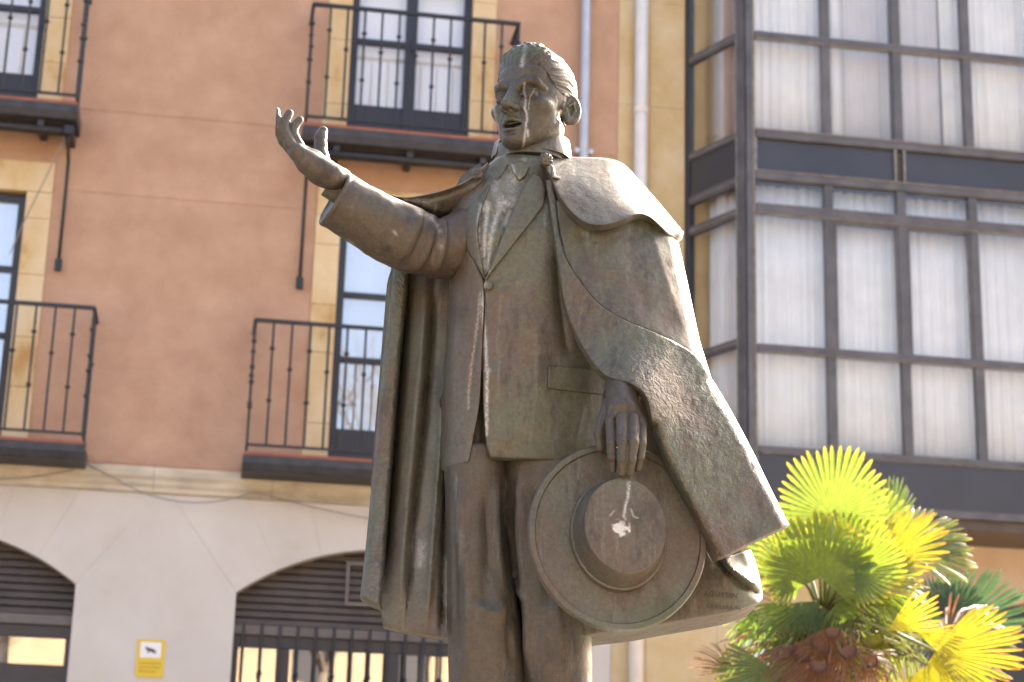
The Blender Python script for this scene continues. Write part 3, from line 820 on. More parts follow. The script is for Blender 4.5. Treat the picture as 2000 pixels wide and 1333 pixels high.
# ------------------------------------------------------------------ statue: torso, jacket, shirt
KP = [(330, 962, 1105), (360, 925, 1130), (385, 900, 1152), (430, 874, 1180), (540, 877, 1192), (640, 872, 1190), (760, 864, 1190), (900, 861, 1175), (960, 861, 1170)]
_ky, _kl, _kr = [np.array([k[i] for k in KP], float) for i in range(3)]
def jl(y): return np.interp(y, _ky, _kl)
def jr(y): return np.interp(y, _ky, _kr)
def jacket_depth(x, y):
    l, r = jl(y), jr(y); c, h = (l + r) / 2, (r - l) / 2
    xi = np.clip((x - c) / h, -1, 1)
    T = np.interp(y, [300, 360, 450, 600, 780, 900], [.115, .135, .165, .160, .155, .150])
    sk = np.where(xi < -.38, (xi + .38) / .62, (xi + .38) / 1.38)   # ridge of the chest sits left of the middle
    return T * (1 - np.abs(sk)**2.4)**(1 / 2.1) - .012
bm_ridge = ridges([
    ([(905, 520), (890, 620), (885, 740), (880, 880)], 10, .006), ([(1000, 560), (985, 570), (965, 562)], 5, .004), ([(1030, 545), (990, 553), (962, 556)], 4, .003),
    ([(1085, 480), (1095, 600), (1110, 700)], 14, -.012), ([(960, 700), (985, 800), (990, 890)], 26, .008), ([(1040, 600), (1050, 700), (1040, 860)], 30, .007),
    ([(940, 600), (925, 700), (915, 820)], 7, -.006), ([(1140, 790), (1120, 880)], 10, .006)])
rows = np.linspace(338, 905, 60); rg = []
for y in rows:
    l, r = jl(y), jr(y); A, B = P3(l, y), P3(r, y)
    a = np.linspace(0, 2*np.pi, 72, endpoint=False); cx, hw = (A[0]+B[0])/2, (B[0]-A[0])/2
    X = cx - hw * np.cos(a)
    pxx = l + (X - A[0]) / (B[0] - A[0]) * (r - l)
    w = np.where(np.sin(a) >= 0, jacket_depth(pxx, np.full(72, y)) - .01 - .06 * np.exp(-((pxx - 935) / 22)**2) * np.clip((y - 740) / 60, 0, 1), -.15 * np.abs(np.sin(a))**.9)
    rg.append(np.stack([X, Y0 - w, np.full(72, (A[2]+B[2])/2) + w * np.tan(R(7))], 1))
own(loft('jacket_body', rg, None, BR))
NF = lambda x, y: .0018 * vnoise(x / 26, y / 34, x * 0 + 3) + .0009 * vnoise(x / 8, y / 11, x * 0 + 9)
JF = lambda off: (lambda x, y: jacket_depth(x, y) + off)
EX = lambda x, y: bm_ridge(x, y) + NF(x, y)
# right front (viewer's right) and left front panels
own(patch('jacket_front', crom([(948, 541), (1000, 470), (1060, 395), (1075, 350)], 6).tolist() + [(1105, 345), (1160, 430), (1185, 560), (1186, 700), (1180, 800), (1168, 888)] + crom([(1160, 892), (1090, 898), (1000, 896), (958, 894)], 5).tolist() + crom([(950, 870), (944, 790), (945, 690), (948, 590)], 6).tolist(), JF(.010), .03, None, BR, 4.0, (4, .006), extra=EX))
own(patch('jacket_front', crom([(943, 541), (918, 490), (905, 430), (918, 385), (948, 345)], 6).tolist() + [(935, 352), (905, 385), (884, 420), (875, 450), (878, 545), (873, 640), (866, 760), (856, 782), (860, 800), (862, 916)] + crom([(880, 911), (905, 905), (916, 899), (926, 850), (937, 785), (942, 690), (946, 590)], 5).tolist(), JF(.004), .03, None, BR, 4.0, (4, .006), extra=EX, rounds=[([(874, 450), (878, 545), (873, 640), (866, 760), (862, 916)], 12, .03)]))
# shirt with a crinkled front
own(patch('shirt', [(945, 545), (925, 490), (915, 440), (925, 390), (945, 345), (975, 322), (1000, 312), (1040, 318), (1055, 340), (1030, 390), (990, 470), (955, 530)], JF(.004), .03, None, BR, 3.0, (3, .004),
    extra=lambda x, y: .010 * np.abs(vnoise(x / 9, y / 26, x*0 + 1)) + .006 * vnoise(x / 4, y / 7, x*0 + 5) - .004))
own(patch('shirt_collar', [(993, 320), (985, 334), (970, 354), (962, 346), (958, 330), (968, 318)], JF(.018), .012, None, BR, 3.0, (3, .004)))
own(patch('shirt_collar', [(996, 320), (1004, 338), (1014, 352), (1026, 344), (1034, 326), (1020, 314)], JF(.018), .012, None, BR, 3.0, (3, .004)))
# lapels
own(patch('lapel', crom([(946, 543), (925, 508), (912, 486), (908, 450), (916, 400), (938, 352)], 6).tolist() + [(950, 342), (962, 350)] + crom([(955, 372), (940, 410), (932, 450), (938, 500)], 6).tolist(), JF(.017), .016, None, BR, 3.5, (3, .004), extra=NF))
own(patch('lapel', crom([(949, 545), (990, 494), (1030, 443), (1062, 402)], 6).tolist() + [(1066, 370), (1058, 345), (1042, 338)] + crom([(1025, 362), (1005, 405), (980, 465), (958, 520)], 6).tolist(), JF(.022), .016, None, BR, 3.5, (3, .004), extra=NF))
own(patch('pocket_flap', [(1070, 713), (1176, 722), (1178, 771), (1125, 765), (1070, 759)], JF(.019), .014, None, BR, 4.0, (3, .004), extra=EX))
def disc_part(name, px, py, w, r, depth, mat=BR):
    c = P3(px, py, w); vs_, fs = [], []; m = 20
    prof = ((1.0, 0), (1.0, .55), (.88, .9), (.6, 1.0), (0.001, .92))
    for rr, dd in prof:
        for k in range(m):
            a = 2*math.pi*k/m; vs_.append((c[0] + r*rr*math.cos(a), c[1] - depth*dd, c[2] + r*rr*math.sin(a)))
    for i in range(len(prof)-1):
        for k in range(m): fs.append((i*m+k, i*m+(k+1) % m, (i+1)*m+(k+1) % m, (i+1)*m+k))
    return own(obj(name, vs_, fs, mat, None, True))
disc_part('button', 954, 559, float(jacket_depth(np.array([954.]), np.array([559.]))[0]) + .012, .0125, .012)

# ------------------------------------------------------------------ statue: trousers, shoes
def leg(name, pts, wc, T, rid):
    """pts: (py, left px, right px)"""
    p = np.array(pts, float); rows = np.linspace(p[0, 0], p[-1, 0], 90); rg = []
    for y in rows:
        l, r = np.interp(y, p[:, 0], p[:, 1]), np.interp(y, p[:, 0], p[:, 2]); A, B = P3(l, y, wc), P3(r, y, wc)
        a = np.linspace(0, 2*np.pi, 64, endpoint=False); cx, hw = (A[0]+B[0])/2, (B[0]-A[0])/2
        sx = np.sign(np.cos(a)) * np.abs(np.cos(a))**.85; sy = np.sign(np.sin(a)) * np.abs(np.sin(a))**.85
        rg.append(np.stack([cx - hw * sx, Y0 - wc - T * sy, np.full(64, (A[2]+B[2])/2) + T * sy * np.tan(R(4))], 1))
    f = ridges([(l_, w_ * .8, h_ * 1.25) for l_, w_, h_ in rid])
    return own(loft(name, rg, None, BR, lambda x, y, V, n: np.where(n[:, 1] < 0.2, f(x, y), 0) + .003 * vnoise(x / 30, y / 60, x*0) + .001 * vnoise(x / 8, y / 12, x*0)))
leg('trouser_leg', [(893, 867, 1000), (920, 867, 1000), (1000, 869, 992), (1100, 872, 1000), (1250, 874, 1026), (1333, 875, 1030), (1500, 876, 1028), (1640, 868, 1026)], .0, .125,
    [([(900, 925), (905, 1050), (915, 1180), (910, 1330)], 12, .010), ([(950, 960), (955, 1080), (945, 1200)], 14, -.012), ([(930, 1180), (965, 1200), (990, 1180)], 12, .010), ([(975, 930), (968, 1000), (975, 1100), (990, 1250)], 9, .012),
     ([(935, 1000), (928, 1120)], 8, .006), ([(885, 940), (888, 1100), (890, 1300)], 6, -.006), ([(960, 1080), (985, 1180), (1000, 1300)], 8, -.010)])
leg('trouser_leg', [(902, 975, 1150), (930, 976, 1160), (1000, 988, 1168), (1100, 1000, 1160), (1250, 1012, 1156), (1333, 1016, 1157), (1500, 1022, 1160), (1640, 1015, 1172)], .0, .125,
    [([(1015, 910), (1018, 1040), (1030, 1180), (1036, 1330)], 10, .016), ([(1040, 930), (1060, 1080), (1075, 1200)], 16, -.010), ([(992, 950), (996, 1050), (1010, 1130), (1022, 1160)], 9, .012), ([(1005, 1120), (1022, 1165), (1012, 1150)], 7, .012),
     ([(1085, 1160), (1100, 1250), (1105, 1333)], 16, .010), ([(1000, 1000), (1010, 1100), (1012, 1260)], 7, -.014)])
for px_, sgn in ((940, -1), (1090, 1)):
    b = P3(px_, 1640, 0); s_ = SDF((b[0]-.12, Y0-.36, 1.60), (b[0]+.12, Y0+.16, 1.80), .008)
    s_.ball((b[0] + sgn*.01, Y0-.16, 1.65), (.075, .17, .06), .03); s_.ball((b[0], Y0+.02, 1.67), (.07, .11, .075), .03)
    s_.op(lambda X, Y, Z: 1.622 - Z + 0*X + 0*Y, (b[0]-.2, Y0-.4, 1.5), (b[0]+.2, Y0+.3, 1.9), 0, '-') if False else None
    V, F = s_.mesh(); V[:, 2] = np.maximum(V[:, 2], 1.622); own(obj('shoe', V, F, BR, None, True))

# ------------------------------------------------------------------ statue: cape
vn = lambda a, b, c, s=0: (lambda x, y: a * vnoise(x / b, y / c, x*0 + s))
HAM = lambda x, y: .0030 * vnoise(x / 9, y / 10, x*0 + 2) + .0022 * vnoise(x / 5, y / 5, x*0 + 7) + .004 * vnoise(x / 40, y / 50, x*0)
# hanging side behind the raised arm
left_out = crom([(764, 520), (757, 600), (745, 720), (735, 830), (725, 950), (715, 1060), (703, 1168)], 5)
lf = tps([(765, 480, -.08), (880, 480, -.06), (757, 620, -.06), (870, 620, -.05), (735, 850, -.05), (865, 850, -.03), (715, 1060, -.03), (868, 1060, -.01), (748, 1210, .0), (868, 1230, .01)])
lr = ridges([([(800, 520), (790, 620), (776, 800), (762, 980), (748, 1150)], 9, -.065), ([(832, 520), (826, 640), (812, 800), (796, 980), (778, 1210)], 18, .018),
    ([(850, 540), (842, 680), (828, 840), (810, 1000), (792, 1225)], 7, -.030), ([(868, 700), (860, 860), (848, 1020), (832, 1235)], 10, .014), ([(874, 900), (866, 1060), (862, 1240)], 5, -.03), ([(815, 1000), (800, 1100), (790, 1220)], 5, .01)])
own(patch('cape_side', [(770, 430), (884, 430), (886, 700), (884, 900), (884, 1252)] + crom([(868, 1247), (810, 1237), (748, 1223)], 4).tolist() + [(744, 1190), (712, 1165)] + left_out[::-1][1:].tolist(), lf, .06, None, BR, 4.0, (5, .008), extra=lambda x, y: lr(x, y) + .003 * vnoise(x / 14, y / 40, x*0)))
inner = crom([(800, 520), (786, 640), (772, 800), (760, 960), (750, 1100), (744, 1188)], 5)
own(patch('cape_border', left_out.tolist() + [(725, 1180)] + inner[::-1].tolist(), lambda x, y: lf(x, y) + .040, .07, None, BRK, 4.0, (7, .025), extra=lambda x, y: HAM(x, y), rounds=[(left_out, 16, .03)]))
# turned-back shoulder edge over the raised arm
own(patch('cape_shoulder_edge', crom([(952, 318), (915, 350), (880, 367), (840, 378), (795, 386), (766, 380)], 5).tolist() + crom([(764, 388), (800, 397), (838, 411), (872, 416), (900, 398), (935, 362), (962, 330)], 5).tolist(), tps([(950, 322, .10), (880, 370, .10), (800, 388, .13), (766, 382, .12), (870, 412, .05), (840, 408, .075), (930, 360, .12), (800, 398, .115)]), .14, None, BR, 3.0, (4, .008),
    extra=ridges([([(960, 322), (915, 358), (880, 375), (840, 387), (770, 389)], 5, -.012)])))
# shoulder cape (viewer's right)
cap_r = crom([(1062, 308), (1110, 307), (1180, 309), (1216, 320), (1246, 350), (1290, 400), (1336, 456)], 6)
cap_b = crom([(1322, 470), (1302, 456), (1272, 426), (1246, 418), (1215, 431), (1180, 440), (1148, 437), (1120, 419), (1095, 388), (1075, 346), (1060, 318)], 6)
own(patch('shoulder_cape', cap_r.tolist() + cap_b.tolist(), tps([(1065, 312, .10), (1110, 308, .03), (1180, 311, .0), (1216, 321, -.02), (1246, 350, -.02), (1290, 400, .0), (1334, 456, .04), (1322, 468, .05), (1300, 455, .12), (1270, 426, .17), (1246, 418, .205), (1215, 430, .23), (1180, 440, .245), (1148, 436, .245), (1120, 418, .235), (1095, 388, .21), (1075, 346, .165), (1150, 370, .165), (1210, 370, .115), (1255, 400, .11), (1120, 340, .12)]),
    .045, None, BR, 4.0, (3.5, .006), extra=lambda x, y: .003 * vnoise(x / 20, y / 18, x*0 + 4) + .0012 * vnoise(x / 6, y / 6, x*0), rounds=[(cap_r[18:], 16, .03)]))
# outer face of the cape below it
fold = crom([(1086, 392), (1092, 450), (1106, 505), (1132, 548), (1166, 590), (1212, 621), (1280, 650), (1330, 675), (1364, 700), (1390, 742)], 6)
out_r = crom([(1318, 440), (1324, 470), (1336, 522), (1351, 592), (1366, 662), (1379, 706), (1391, 744)], 5)
of = tps([(1088, 400, .165), (1110, 510, .185), (1166, 590, .21), (1280, 650, .20), (1364, 700, .165), (1390, 742, .17), (1318, 440, .07), (1336, 522, .085), (1351, 592, .09), (1366, 662, .11), (1200, 430, .165), (1220, 520, .185), (1280, 560, .165), (1150, 450, .175), (1270, 450, .12)])
own(patch('cape_front', fold.tolist() + out_r[::-1].tolist() + [(1250, 400), (1150, 385)], of, .05, None, BR, 4.5, (3, .004), rounds=[(out_r, 22, .07)], extra=lambda x, y: .004 * vnoise(x / 25, y / 25, x*0 + 11) + .0022 * vnoise(x / 8, y / 6, x*0 + 1) + ridges([([(1130, 440), (1160, 520), (1200, 590)], 22, -.010), ([(1270, 440), (1300, 540), (1340, 650)], 20, .012), ([(1230, 430), (1235, 520), (1270, 620)], 22, -.008)])(x, y)))
# facing turned back, hammered, falling to the long corner
flap_r = crom([(1391, 742), (1418, 786), (1446, 836), (1474, 890), (1502, 948), (1541, 1025)], 5)
flap_in = crom([(1066, 352), (1076, 420), (1086, 490), (1104, 600), (1138, 678), (1180, 732), (1232, 750), (1262, 776), (1272, 820), (1280, 860), (1302, 912), (1334, 972), (1368, 1040), (1396, 1092)], 5)
ff = tps([(1066, 352, .155), (1078, 352, .155), (1086, 490, .195), (1104, 500, .21), (1104, 600, .215), (1166, 592, .235), (1138, 678, .245), (1180, 732, .30), (1212, 623, .235), (1280, 652, .235), (1330, 677, .20), (1364, 702, .195), (1391, 742, .205), (1240, 752, .35), (1266, 790, .37), (1250, 690, .27), (1280, 860, .36), (1302, 912, .35), (1334, 972, .335), (1368, 1040, .32), (1396, 1092, .31), (1446, 836, .22), (1502, 948, .225), (1541, 1025, .23), (1470, 1058, .26), (1380, 850, .275), (1420, 960, .265), (1330, 780, .28)])
own(patch('cape_facing', flap_in.tolist() + crom([(1396, 1092), (1425, 1082), (1470, 1058), (1541, 1025)], 5)[1:].tolist() + flap_r[::-1][1:].tolist() + fold[::-1][1:].tolist() + [(1078, 350)], ff, .05, None, BRK, 4.0, (3.5, .006), rounds=[(flap_r, 20, .05), (flap_in[42:], 22, .09)], extra=lambda x, y: HAM(x, y) * np.clip((y - 380) / 200, .3, 1.25)))
# inside of the cape behind the hat, solid down to its broad hem
lo_r = crom([(1466, 1074), (1478, 1106), (1488, 1150), (1490, 1168)], 5)
inf = tps([(1120, 900, .10), (1270, 850, .12), (1400, 1095, .10), (1330, 1000, .11), (1135, 1240, .09), (1240, 1225, .10), (1380, 1202, .11), (1440, 1190, .11), (1488, 1168, .06), (1466, 1076, .09), (1430, 1110, .13), (1450, 1140, .11), (1200, 1050, .10)])
own(patch('cape_lining', [(1122, 940), (1275, 885), (1330, 960), (1396, 1085), (1430, 1085)] + lo_r.tolist() + crom([(1484, 1176), (1440, 1192), (1380, 1204), (1310, 1216), (1240, 1229), (1170, 1237), (1132, 1246)], 5).tolist() + [(1118, 1215), (1112, 1050)], inf, .26, None, BR, 4.0, (3, .004), rounds=[(lo_r, 18, .07)],
    extra=lambda x, y: ridges([([(1396, 1090), (1420, 1115), (1450, 1142), (1492, 1166)], 8, -.028), ([(1405, 1090), (1440, 1118), (1485, 1150)], 15, .035), ([(1340, 1010), (1380, 1080), (1400, 1110)], 12, .02)])(x, y) + .003 * vnoise(x / 25, y / 25, x*0)))
# back of the cape: a folded shell round the figure
lx = np.array([(315, 960), (350, 905), (400, 880), (470, 790), (560, 760), (720, 747), (950, 728), (1190, 735), (1235, 745)], float)
rx = np.array([(315, 1110), (350, 1225), (400, 1285), (470, 1318), (560, 1342), (720, 1378), (950, 1440), (1190, 1450), (1235, 1440)], float)
rows = np.linspace(330, 1185, 70); m = 80; Vv = []; 
for y in rows:
    l, r = np.interp(y, lx[:, 0], lx[:, 1]) + 6, np.interp(y, rx[:, 0], rx[:, 1]) - 8; A, B = P3(l, y, -.05), P3(r, y, -.05)
    a = np.linspace(0, np.pi, m); cx, hw = (A[0]+B[0])/2, (B[0]-A[0])/2
    g = np.interp(y, [312, 420, 700, 1240], [.4, .8, 1.0, 1.25])
    dep = .05 + np.sin(a)**.8 * (.25 * g + .02 * g * np.sin(a * 13 + y / 300))
    Vv.append(np.stack([cx - hw * np.cos(a), Y0 + dep, np.full(m, (A[2]+B[2])/2)], 1))
Vv = np.array(Vv); nr_ = len(rows)
Fq = [(i*m+k, i*m+k+1, (i+1)*m+k+1, (i+1)*m+k) for i in range(nr_-1) for k in range(m-1)]
cb_ = own(obj('cape_back', Vv.reshape(-1, 3), Fq, BR, None, True)); so = cb_.modifiers.new('t', 'SOLIDIFY'); so.thickness = .03; so.offset = 0
rg = []
for y in np.linspace(330, 400, 14):
    t = (y - 330) / 70; a = np.linspace(0, 2*np.pi, 60, endpoint=False)
    A, B = P3(np.interp(t, [0, .2, .5, 1], [1000, 980, 945, 905]), y, -.05), P3(np.interp(t, [0, .2, .5, 1], [1095, 1150, 1190, 1225]), y, -.05)
    cx, hw = (A[0]+B[0])/2, (B[0]-A[0])/2
    rg.append(np.stack([cx - hw*np.cos(a), Y0 + .05 - np.sin(a) * np.interp(t, [0, .3, 1], [.07, .09, .12]), np.full(60, (A[2]+B[2])/2)], 1))
own(loft('shoulders', rg, None, BR))
# standing collar round the neck
def collar(name, cx, cy, w, r0, r1, a0, a1, h):
    c = P3(cx, cy, w); n = 40; ring = []
    for i in range(n + 1):
        a = R(a0 + (a1 - a0) * i / n); dx, dy = math.sin(a), -math.cos(a)      # 0 = towards the viewer
        e = .75 + .25 * min(1, min(i, n - i) / 5)
        sec = [(r0 + .012, 0), (r1 + .014, h * e), (r1 + .006, h * e + .006), (r1 - .004, h * e), (r0 - .004, 0)]
        ring.append([(c[0] + dx * r, c[1] + dy * r * .95, c[2] + z) for r, z in sec])
    return own(loft(name, ring, None, BR, None, True, 50))
collar('cape_collar', 1038, 318, -.015, .106, .094, 10, 300, .060)
collar('shirt_collar_band', 1035, 322, .0, .092, .086, -160, 160, .045)
def rosette(px, py, w, r, seed):
    c = P3(px, py, w); bm = bmesh.new(); bmesh.ops.create_icosphere(bm, subdivisions=4, radius=1)
    for v in bm.verts:
        n = v.co.normalized(); q = n * 3.4 + Vector((seed, 0, 0))
        d = 1 + .30 * noise.noise(q) + .16 * noise.noise(q * 2.3)
        v.co = Vector((n.x * r * d, n.y * r * .75 * d, n.z * r * d)) + Vector(c)
    me = bpy.data.meshes.new('clasp_rosette'); bm.to_mesh(me); bm.free(); me.materials.append(BR); me.polygons.foreach_set('use_smooth', [True]*len(me.polygons))
    return own(link(bpy.data.objects.new('clasp_rosette', me)))
rosette(1066, 313, .135, .0185, 1.0); rosette(932, 341, .135, .0165, 5.0)
own(patch('clasp_chain', [(1075, 322), (1081, 324), (1085, 343), (1095, 346), (1092, 350), (1078, 347)], tps([(1075, 322, .155), (1090, 348, .170), (1085, 325, .150)]), .012, None, BR, 2.5, (2, .003)))

# ------------------------------------------------------------------ statue: raised sleeve, shirt cuff
arm = crom([(935, 455, .05), (890, 480, .06), (850, 484, .08), (800, 465, .115), (740, 438, .15), (690, 411, .18), (655, 391, .20)], 8)
path = np.array([P3(*p) for p in arm]); nA = len(path)
rad = np.interp(np.linspace(0, 1, nA), [0, .2, .35, .55, .75, .93, 1], [.086, .086, .084, .086, .083, .078, .080])
tubeR = frame_tube(path, rad, 64)
ax_ = path[-1] - path[-3]; ax_ /= np.linalg.norm(ax_)
lip = [tubeR[-1]]
c_ = path[-1]
for sc_, fw in ((.97, .006), (.93, .007), (.86, .002), (.78, .0), (.3, -.002)):
    lip.append(c_ + (tubeR[-1] - c_) * sc_ + ax_ * fw)
allr = np.concatenate([tubeR, np.array(lip[1:])])
sl_r = ridges([([(822, 412), (812, 450), (790, 490), (768, 510)], 9, .014), ([(845, 418), (842, 460), (826, 505), (800, 530)], 8, .013), ([(834, 415), (828, 455), (808, 500)], 5, -.012), ([(866, 425), (868, 470), (856, 515), (838, 534)], 7, .012), ([(856, 420), (856, 465), (842, 515)], 5, -.012), ([(800, 402), (780, 450), (765, 480)], 10, -.008),
    ([(690, 348), (672, 385), (652, 420), (640, 438)], 3.2, -.007), ([(660, 400), (700, 420), (740, 470)], 30, .006), ([(700, 480), (760, 515), (820, 530)], 10, .008)])
own(loft('sleeve', allr, None, BR, lambda x, y, V, n: np.where(n[:, 1] < .35, sl_r(x, y), 0) + .003 * vnoise(x / 20, y / 20, x*0 + 6) + .001 * vnoise(x / 6, y / 6, x*0), True))
cp_ = crom([(700, 388, .175), (665, 366, .20), (645, 353, .21)], 6); pth = np.array([P3(*p) for p in cp_])
cr = frame_tube(pth, np.full(len(pth), .047), 40); a2 = pth[-1] - pth[-2]; a2 /= np.linalg.norm(a2)
cr = np.concatenate([cr, np.array([pth[-1] + (cr[-1] - pth[-1]) * s for s in (.93, .80)])])
own(loft('shirt_cuff', cr, None, BR))
# left sleeve end under the facing
lp = crom([(1224, 715, .17), (1220, 740, .235), (1217, 758, .27), (1216, 774, .285)], 6); pth = np.array([P3(*p) for p in lp])
own(loft('sleeve', frame_tube(pth, np.linspace(.045, .050, len(pth)), 48), None, BR, lambda x, y, V, n: .003 * vnoise(x / 15, y / 15, x*0)))
# ------------------------------------------------------------------ statue: hands
PXM = 720.0
def hand_pts(l): return [P3(*p) for p in l]
def make_hand(name, lo, hi, build, h=.0021):
    s = SDF(lo, hi, h); build(s); V, F = s.mesh()
    nz = .0006 * vnoise(V[:, 0] * 140, V[:, 1] * 140, V[:, 2] * 140)
    V = V + nz[:, None]
    return own(obj(name, V, F, BR, None, True))
def right_hand(s):
    K = .004
    pass
    def ch(p, r, k=K): s.chain(hand_pts(p), [q / PXM for q in r], k)
    # palm
    ch([(664, 352, 0.225), (646, 345, 0.250), (625, 334, 0.265)], [25, 25, 26], .01)
    ch([(628, 338, 0.265), (602, 318, 0.280), (580, 297, 0.295)], [25, 22, 17], .012)
    ch([(634, 332, 0.245), (612, 312, 0.250), (594, 297, 0.255)], [22, 18, 13], .012)
    ch([(640, 338, 0.225), (626, 322, 0.210)], [20, 16], .012)
    # fingers: little, ring, middle (nearest to farthest), index behind
    ch([(592, 300, 0.275), (582, 284, 0.285), (572, 262, 0.290), (575, 247, 0.290), (585, 235, 0.287)], [12.5, 11.5, 10.2, 9.3, 8], .003)
    ch([(578, 297, 0.295), (566, 280, 0.300), (556, 259, 0.302), (556, 240, 0.300), (565, 222, 0.295)], [12, 11.5, 10.5, 9.6, 8.2], .003)
    ch([(578, 302, .280), (556, 275, .288), (544, 252, .297), (539, 234, .300), (538, 218, .298)], [13, 12, 11, 10, 8.6], .006)
    ch([(585, 297, 0.240), (572, 278, 0.230), (560, 258, 0.225), (556, 244, 0.220), (560, 232, 0.217)], [11, 10, 9, 8, 7], .003)
    # thumb
    ch([(634, 330, 0.220), (628, 308, 0.200), (626, 286, 0.190), (626, 268, 0.185), (631, 256, 0.182)], [18, 14, 12, 12, 9.5], .008)
    # creases on the thumb and finger joints
    for a, b in (((617, 272, 0.200), (634, 269, 0.197)), ((618, 285, 0.205), (636, 288, 0.203))):
        s.cone(P3(*a), P3(*b), .0012, .0012, .001, '-')
make_hand('raised_hand', P3(520, 395, .38) - np.array([.0, .06, .01]), P3(690, 190, .06) + np.array([.02, .06, .03]), right_hand)
def left_hand(s):
    def ch(p, r, k=.004): s.chain(hand_pts(p), [q / PXM for q in r], k)
    ch([(1216, 752, .285), (1215, 775, .305), (1216, 800, .33)], [27, 29, 30], .012)
    for kx, wx in ((1196, .325), (1216, .34), (1236, .338), (1251, .325)):
        ch([(1216 + (kx - 1220) * .35, 775, .315), (kx, 822, wx + .012)], [13, 12], .012)
    F = [[(1193, 822, .345), (1195, 866, .375), (1196, 893, .372), (1197, 916, .355)], [(1215, 816, .36), (1216, 866, .392), (1215, 897, .388), (1213, 923, .370)],
         [(1237, 817, .36), (1237, 864, .390), (1233, 897, .386), (1229, 922, .368)], [(1254, 825, .342), (1253, 866, .370), (1250, 893, .366), (1246, 915, .350)]]
    for f, r in zip(F, ((10.6, 9.9, 9.3, 8.2), (11.4, 10.6, 9.8, 8.6), (11.4, 10.4, 9.6, 8.4), (10, 9.4, 8.8, 7.8))):
        ch(f, r, .0022)
        for p in (f[1], f[2]):                                 # knuckles
            q = P3(p[0], p[1], p[2] + .004); s.ball(q, 8.2 / PXM, .004)
        for p in (f[1], f[2]):
            for dy in (-3.5, 3.5):
                a = P3(p[0] - 6, p[1] + dy, p[2] + .0155); b = P3(p[0] + 6, p[1] + dy, p[2] + .0155); s.cone(a, b, .0009, .0009, .0008, '-')
    for a, b in (((1205, 826, .385), (1206, 915, .395)), ((1226, 822, .397), (1222, 922, .400)), ((1246, 826, .385), (1240, 918, .392))):
        s.cone(P3(*a), P3(*b), .0022, .0022, .002, '-')
    # thumb on the inner side
    ch([(1190, 790, .30), (1177, 822, .31), (1170, 850, .318), (1173, 876, .315)], [13, 10.5, 9.5, 8.0], .006)
    ch([(1188, 812, .30), (1184, 845, .305), (1184, 880, .30)], [12, 12, 10], .008)
    # tendons
    for x0, x1 in ((1208, 1196), (1216, 1216), (1224, 1236)):
        s.cone(P3(x0, 782, .352), P3(x1, 816, .362), .004, .005, .006)
make_hand('lowered_hand', P3(1150, 940, .45) - np.array([.0, .03, .02]), P3(1285, 735, .20) + np.array([.02, .02, .02]), left_hand)

# ------------------------------------------------------------------ statue: hat
hc = P3(1206, 1047, .27)
hn = -(cF + cR * (206/FPX) + cU * (-380/FPX)); hn = hn / np.linalg.norm(hn) + cR * .21 + cU * .29; hn /= np.linalg.norm(hn)
hs = np.cross(cU, hn); hs /= np.linalg.norm(hs); hu = np.cross(hn, hs)
RX, RY = 163 / 706, 174 / 706
def hat_mesh(name, prof, m=120, dn=None):
    V, F = [], []
    for (r, z, ox) in prof:
        for k in range(m):
            a = 2*math.pi*k/m
            bx, by = ox
            p = hc + hs * (bx * r * math.cos(a)) + hu * (by * r * math.sin(a)) + hn * (z + (dn(a, r) if dn else 0))
            V.append(p)
    for i in range(len(prof)-1):
        for k in range(m): F.append((i*m+k, i*m+(k+1) % m, (i+1)*m+(k+1) % m, (i+1)*m+k))
    F.append(tuple(range(m))[::-1]); F.append(tuple((len(prof)-1)*m + k for k in range(m)))
    o = obj(name, V, F, BR, None, True); mark_sharp(o, 42); return own(o)
B_ = (RX, RY); C_ = (1, 1)
wob = lambda a, r: .004 * math.sin(2*a + 1.0) * r
hat = hat_mesh('hat', [(1.0, -.012, B_), (1.0, .004, B_), (.985, .010, B_), (.93, .010, B_), (.918, .003, B_), (.75, .001, B_), (.5, .002, B_), (.45, .002, B_)], 140, wob)
cx_, cy_ = 75/700, 89/700
hat_mesh('crown', [(1.14, .0, (cx_, cy_)), (1.12, .018, (cx_, cy_)), (.985, .088, (cx_, cy_)), (.975, .097, (cx_, cy_)), (.955, .101, (cx_, cy_)), *[(q, .101 + .001 * (1 - q), (cx_, cy_)) for q in np.linspace(.94, .02, 34)]]).parent = statue
hat_mesh('hat_band', [(1.16, .0025, (cx_, cy_)), (1.155, .022, (cx_, cy_)), (1.14, .0235, (cx_, cy_)), (1.1, .0235, (cx_, cy_))])
# engraved signature on the lining
def scratch_text(txt, px, py, w, size, rot):
    cu = bpy.data.curves.new('signature', 'FONT'); cu.body = txt; cu.size = size; cu.extrude = .0008; cu.space_character = 1.15
    o = bpy.data.objects.new('signature', cu); col.objects.link(o)
    dg = bpy.context.evaluated_depsgraph_get(); me = bpy.data.meshes.new_from_object(o.evaluated_get(dg)); bpy.data.objects.remove(o)
    me.name = 'signature'
    s = bpy.data.objects.new('signature', me); me.materials.clear(); me.materials.append(plain('engraved_line', (.05, .043, .036), .8)); col.objects.link(s)
    p = P3(px, py, w)
    me.transform(Matrix.Translation(p) @ Matrix.Rotation(rot, 4, 'Y') @ Matrix.Rotation(R(90), 4, 'X'))
    return own(s)
for t_, x_, y_ in (('AGUSTIN', 1374, 1164), ('CASILLAS 96', 1379, 1187)):
    wv = float(inf(np.array([x_ + 25.]), np.array([y_ - 6.]))[0])
    scratch_text(t_, x_, y_, wv + .006, .019 if t_[0] == 'A' else .0145, R(3))
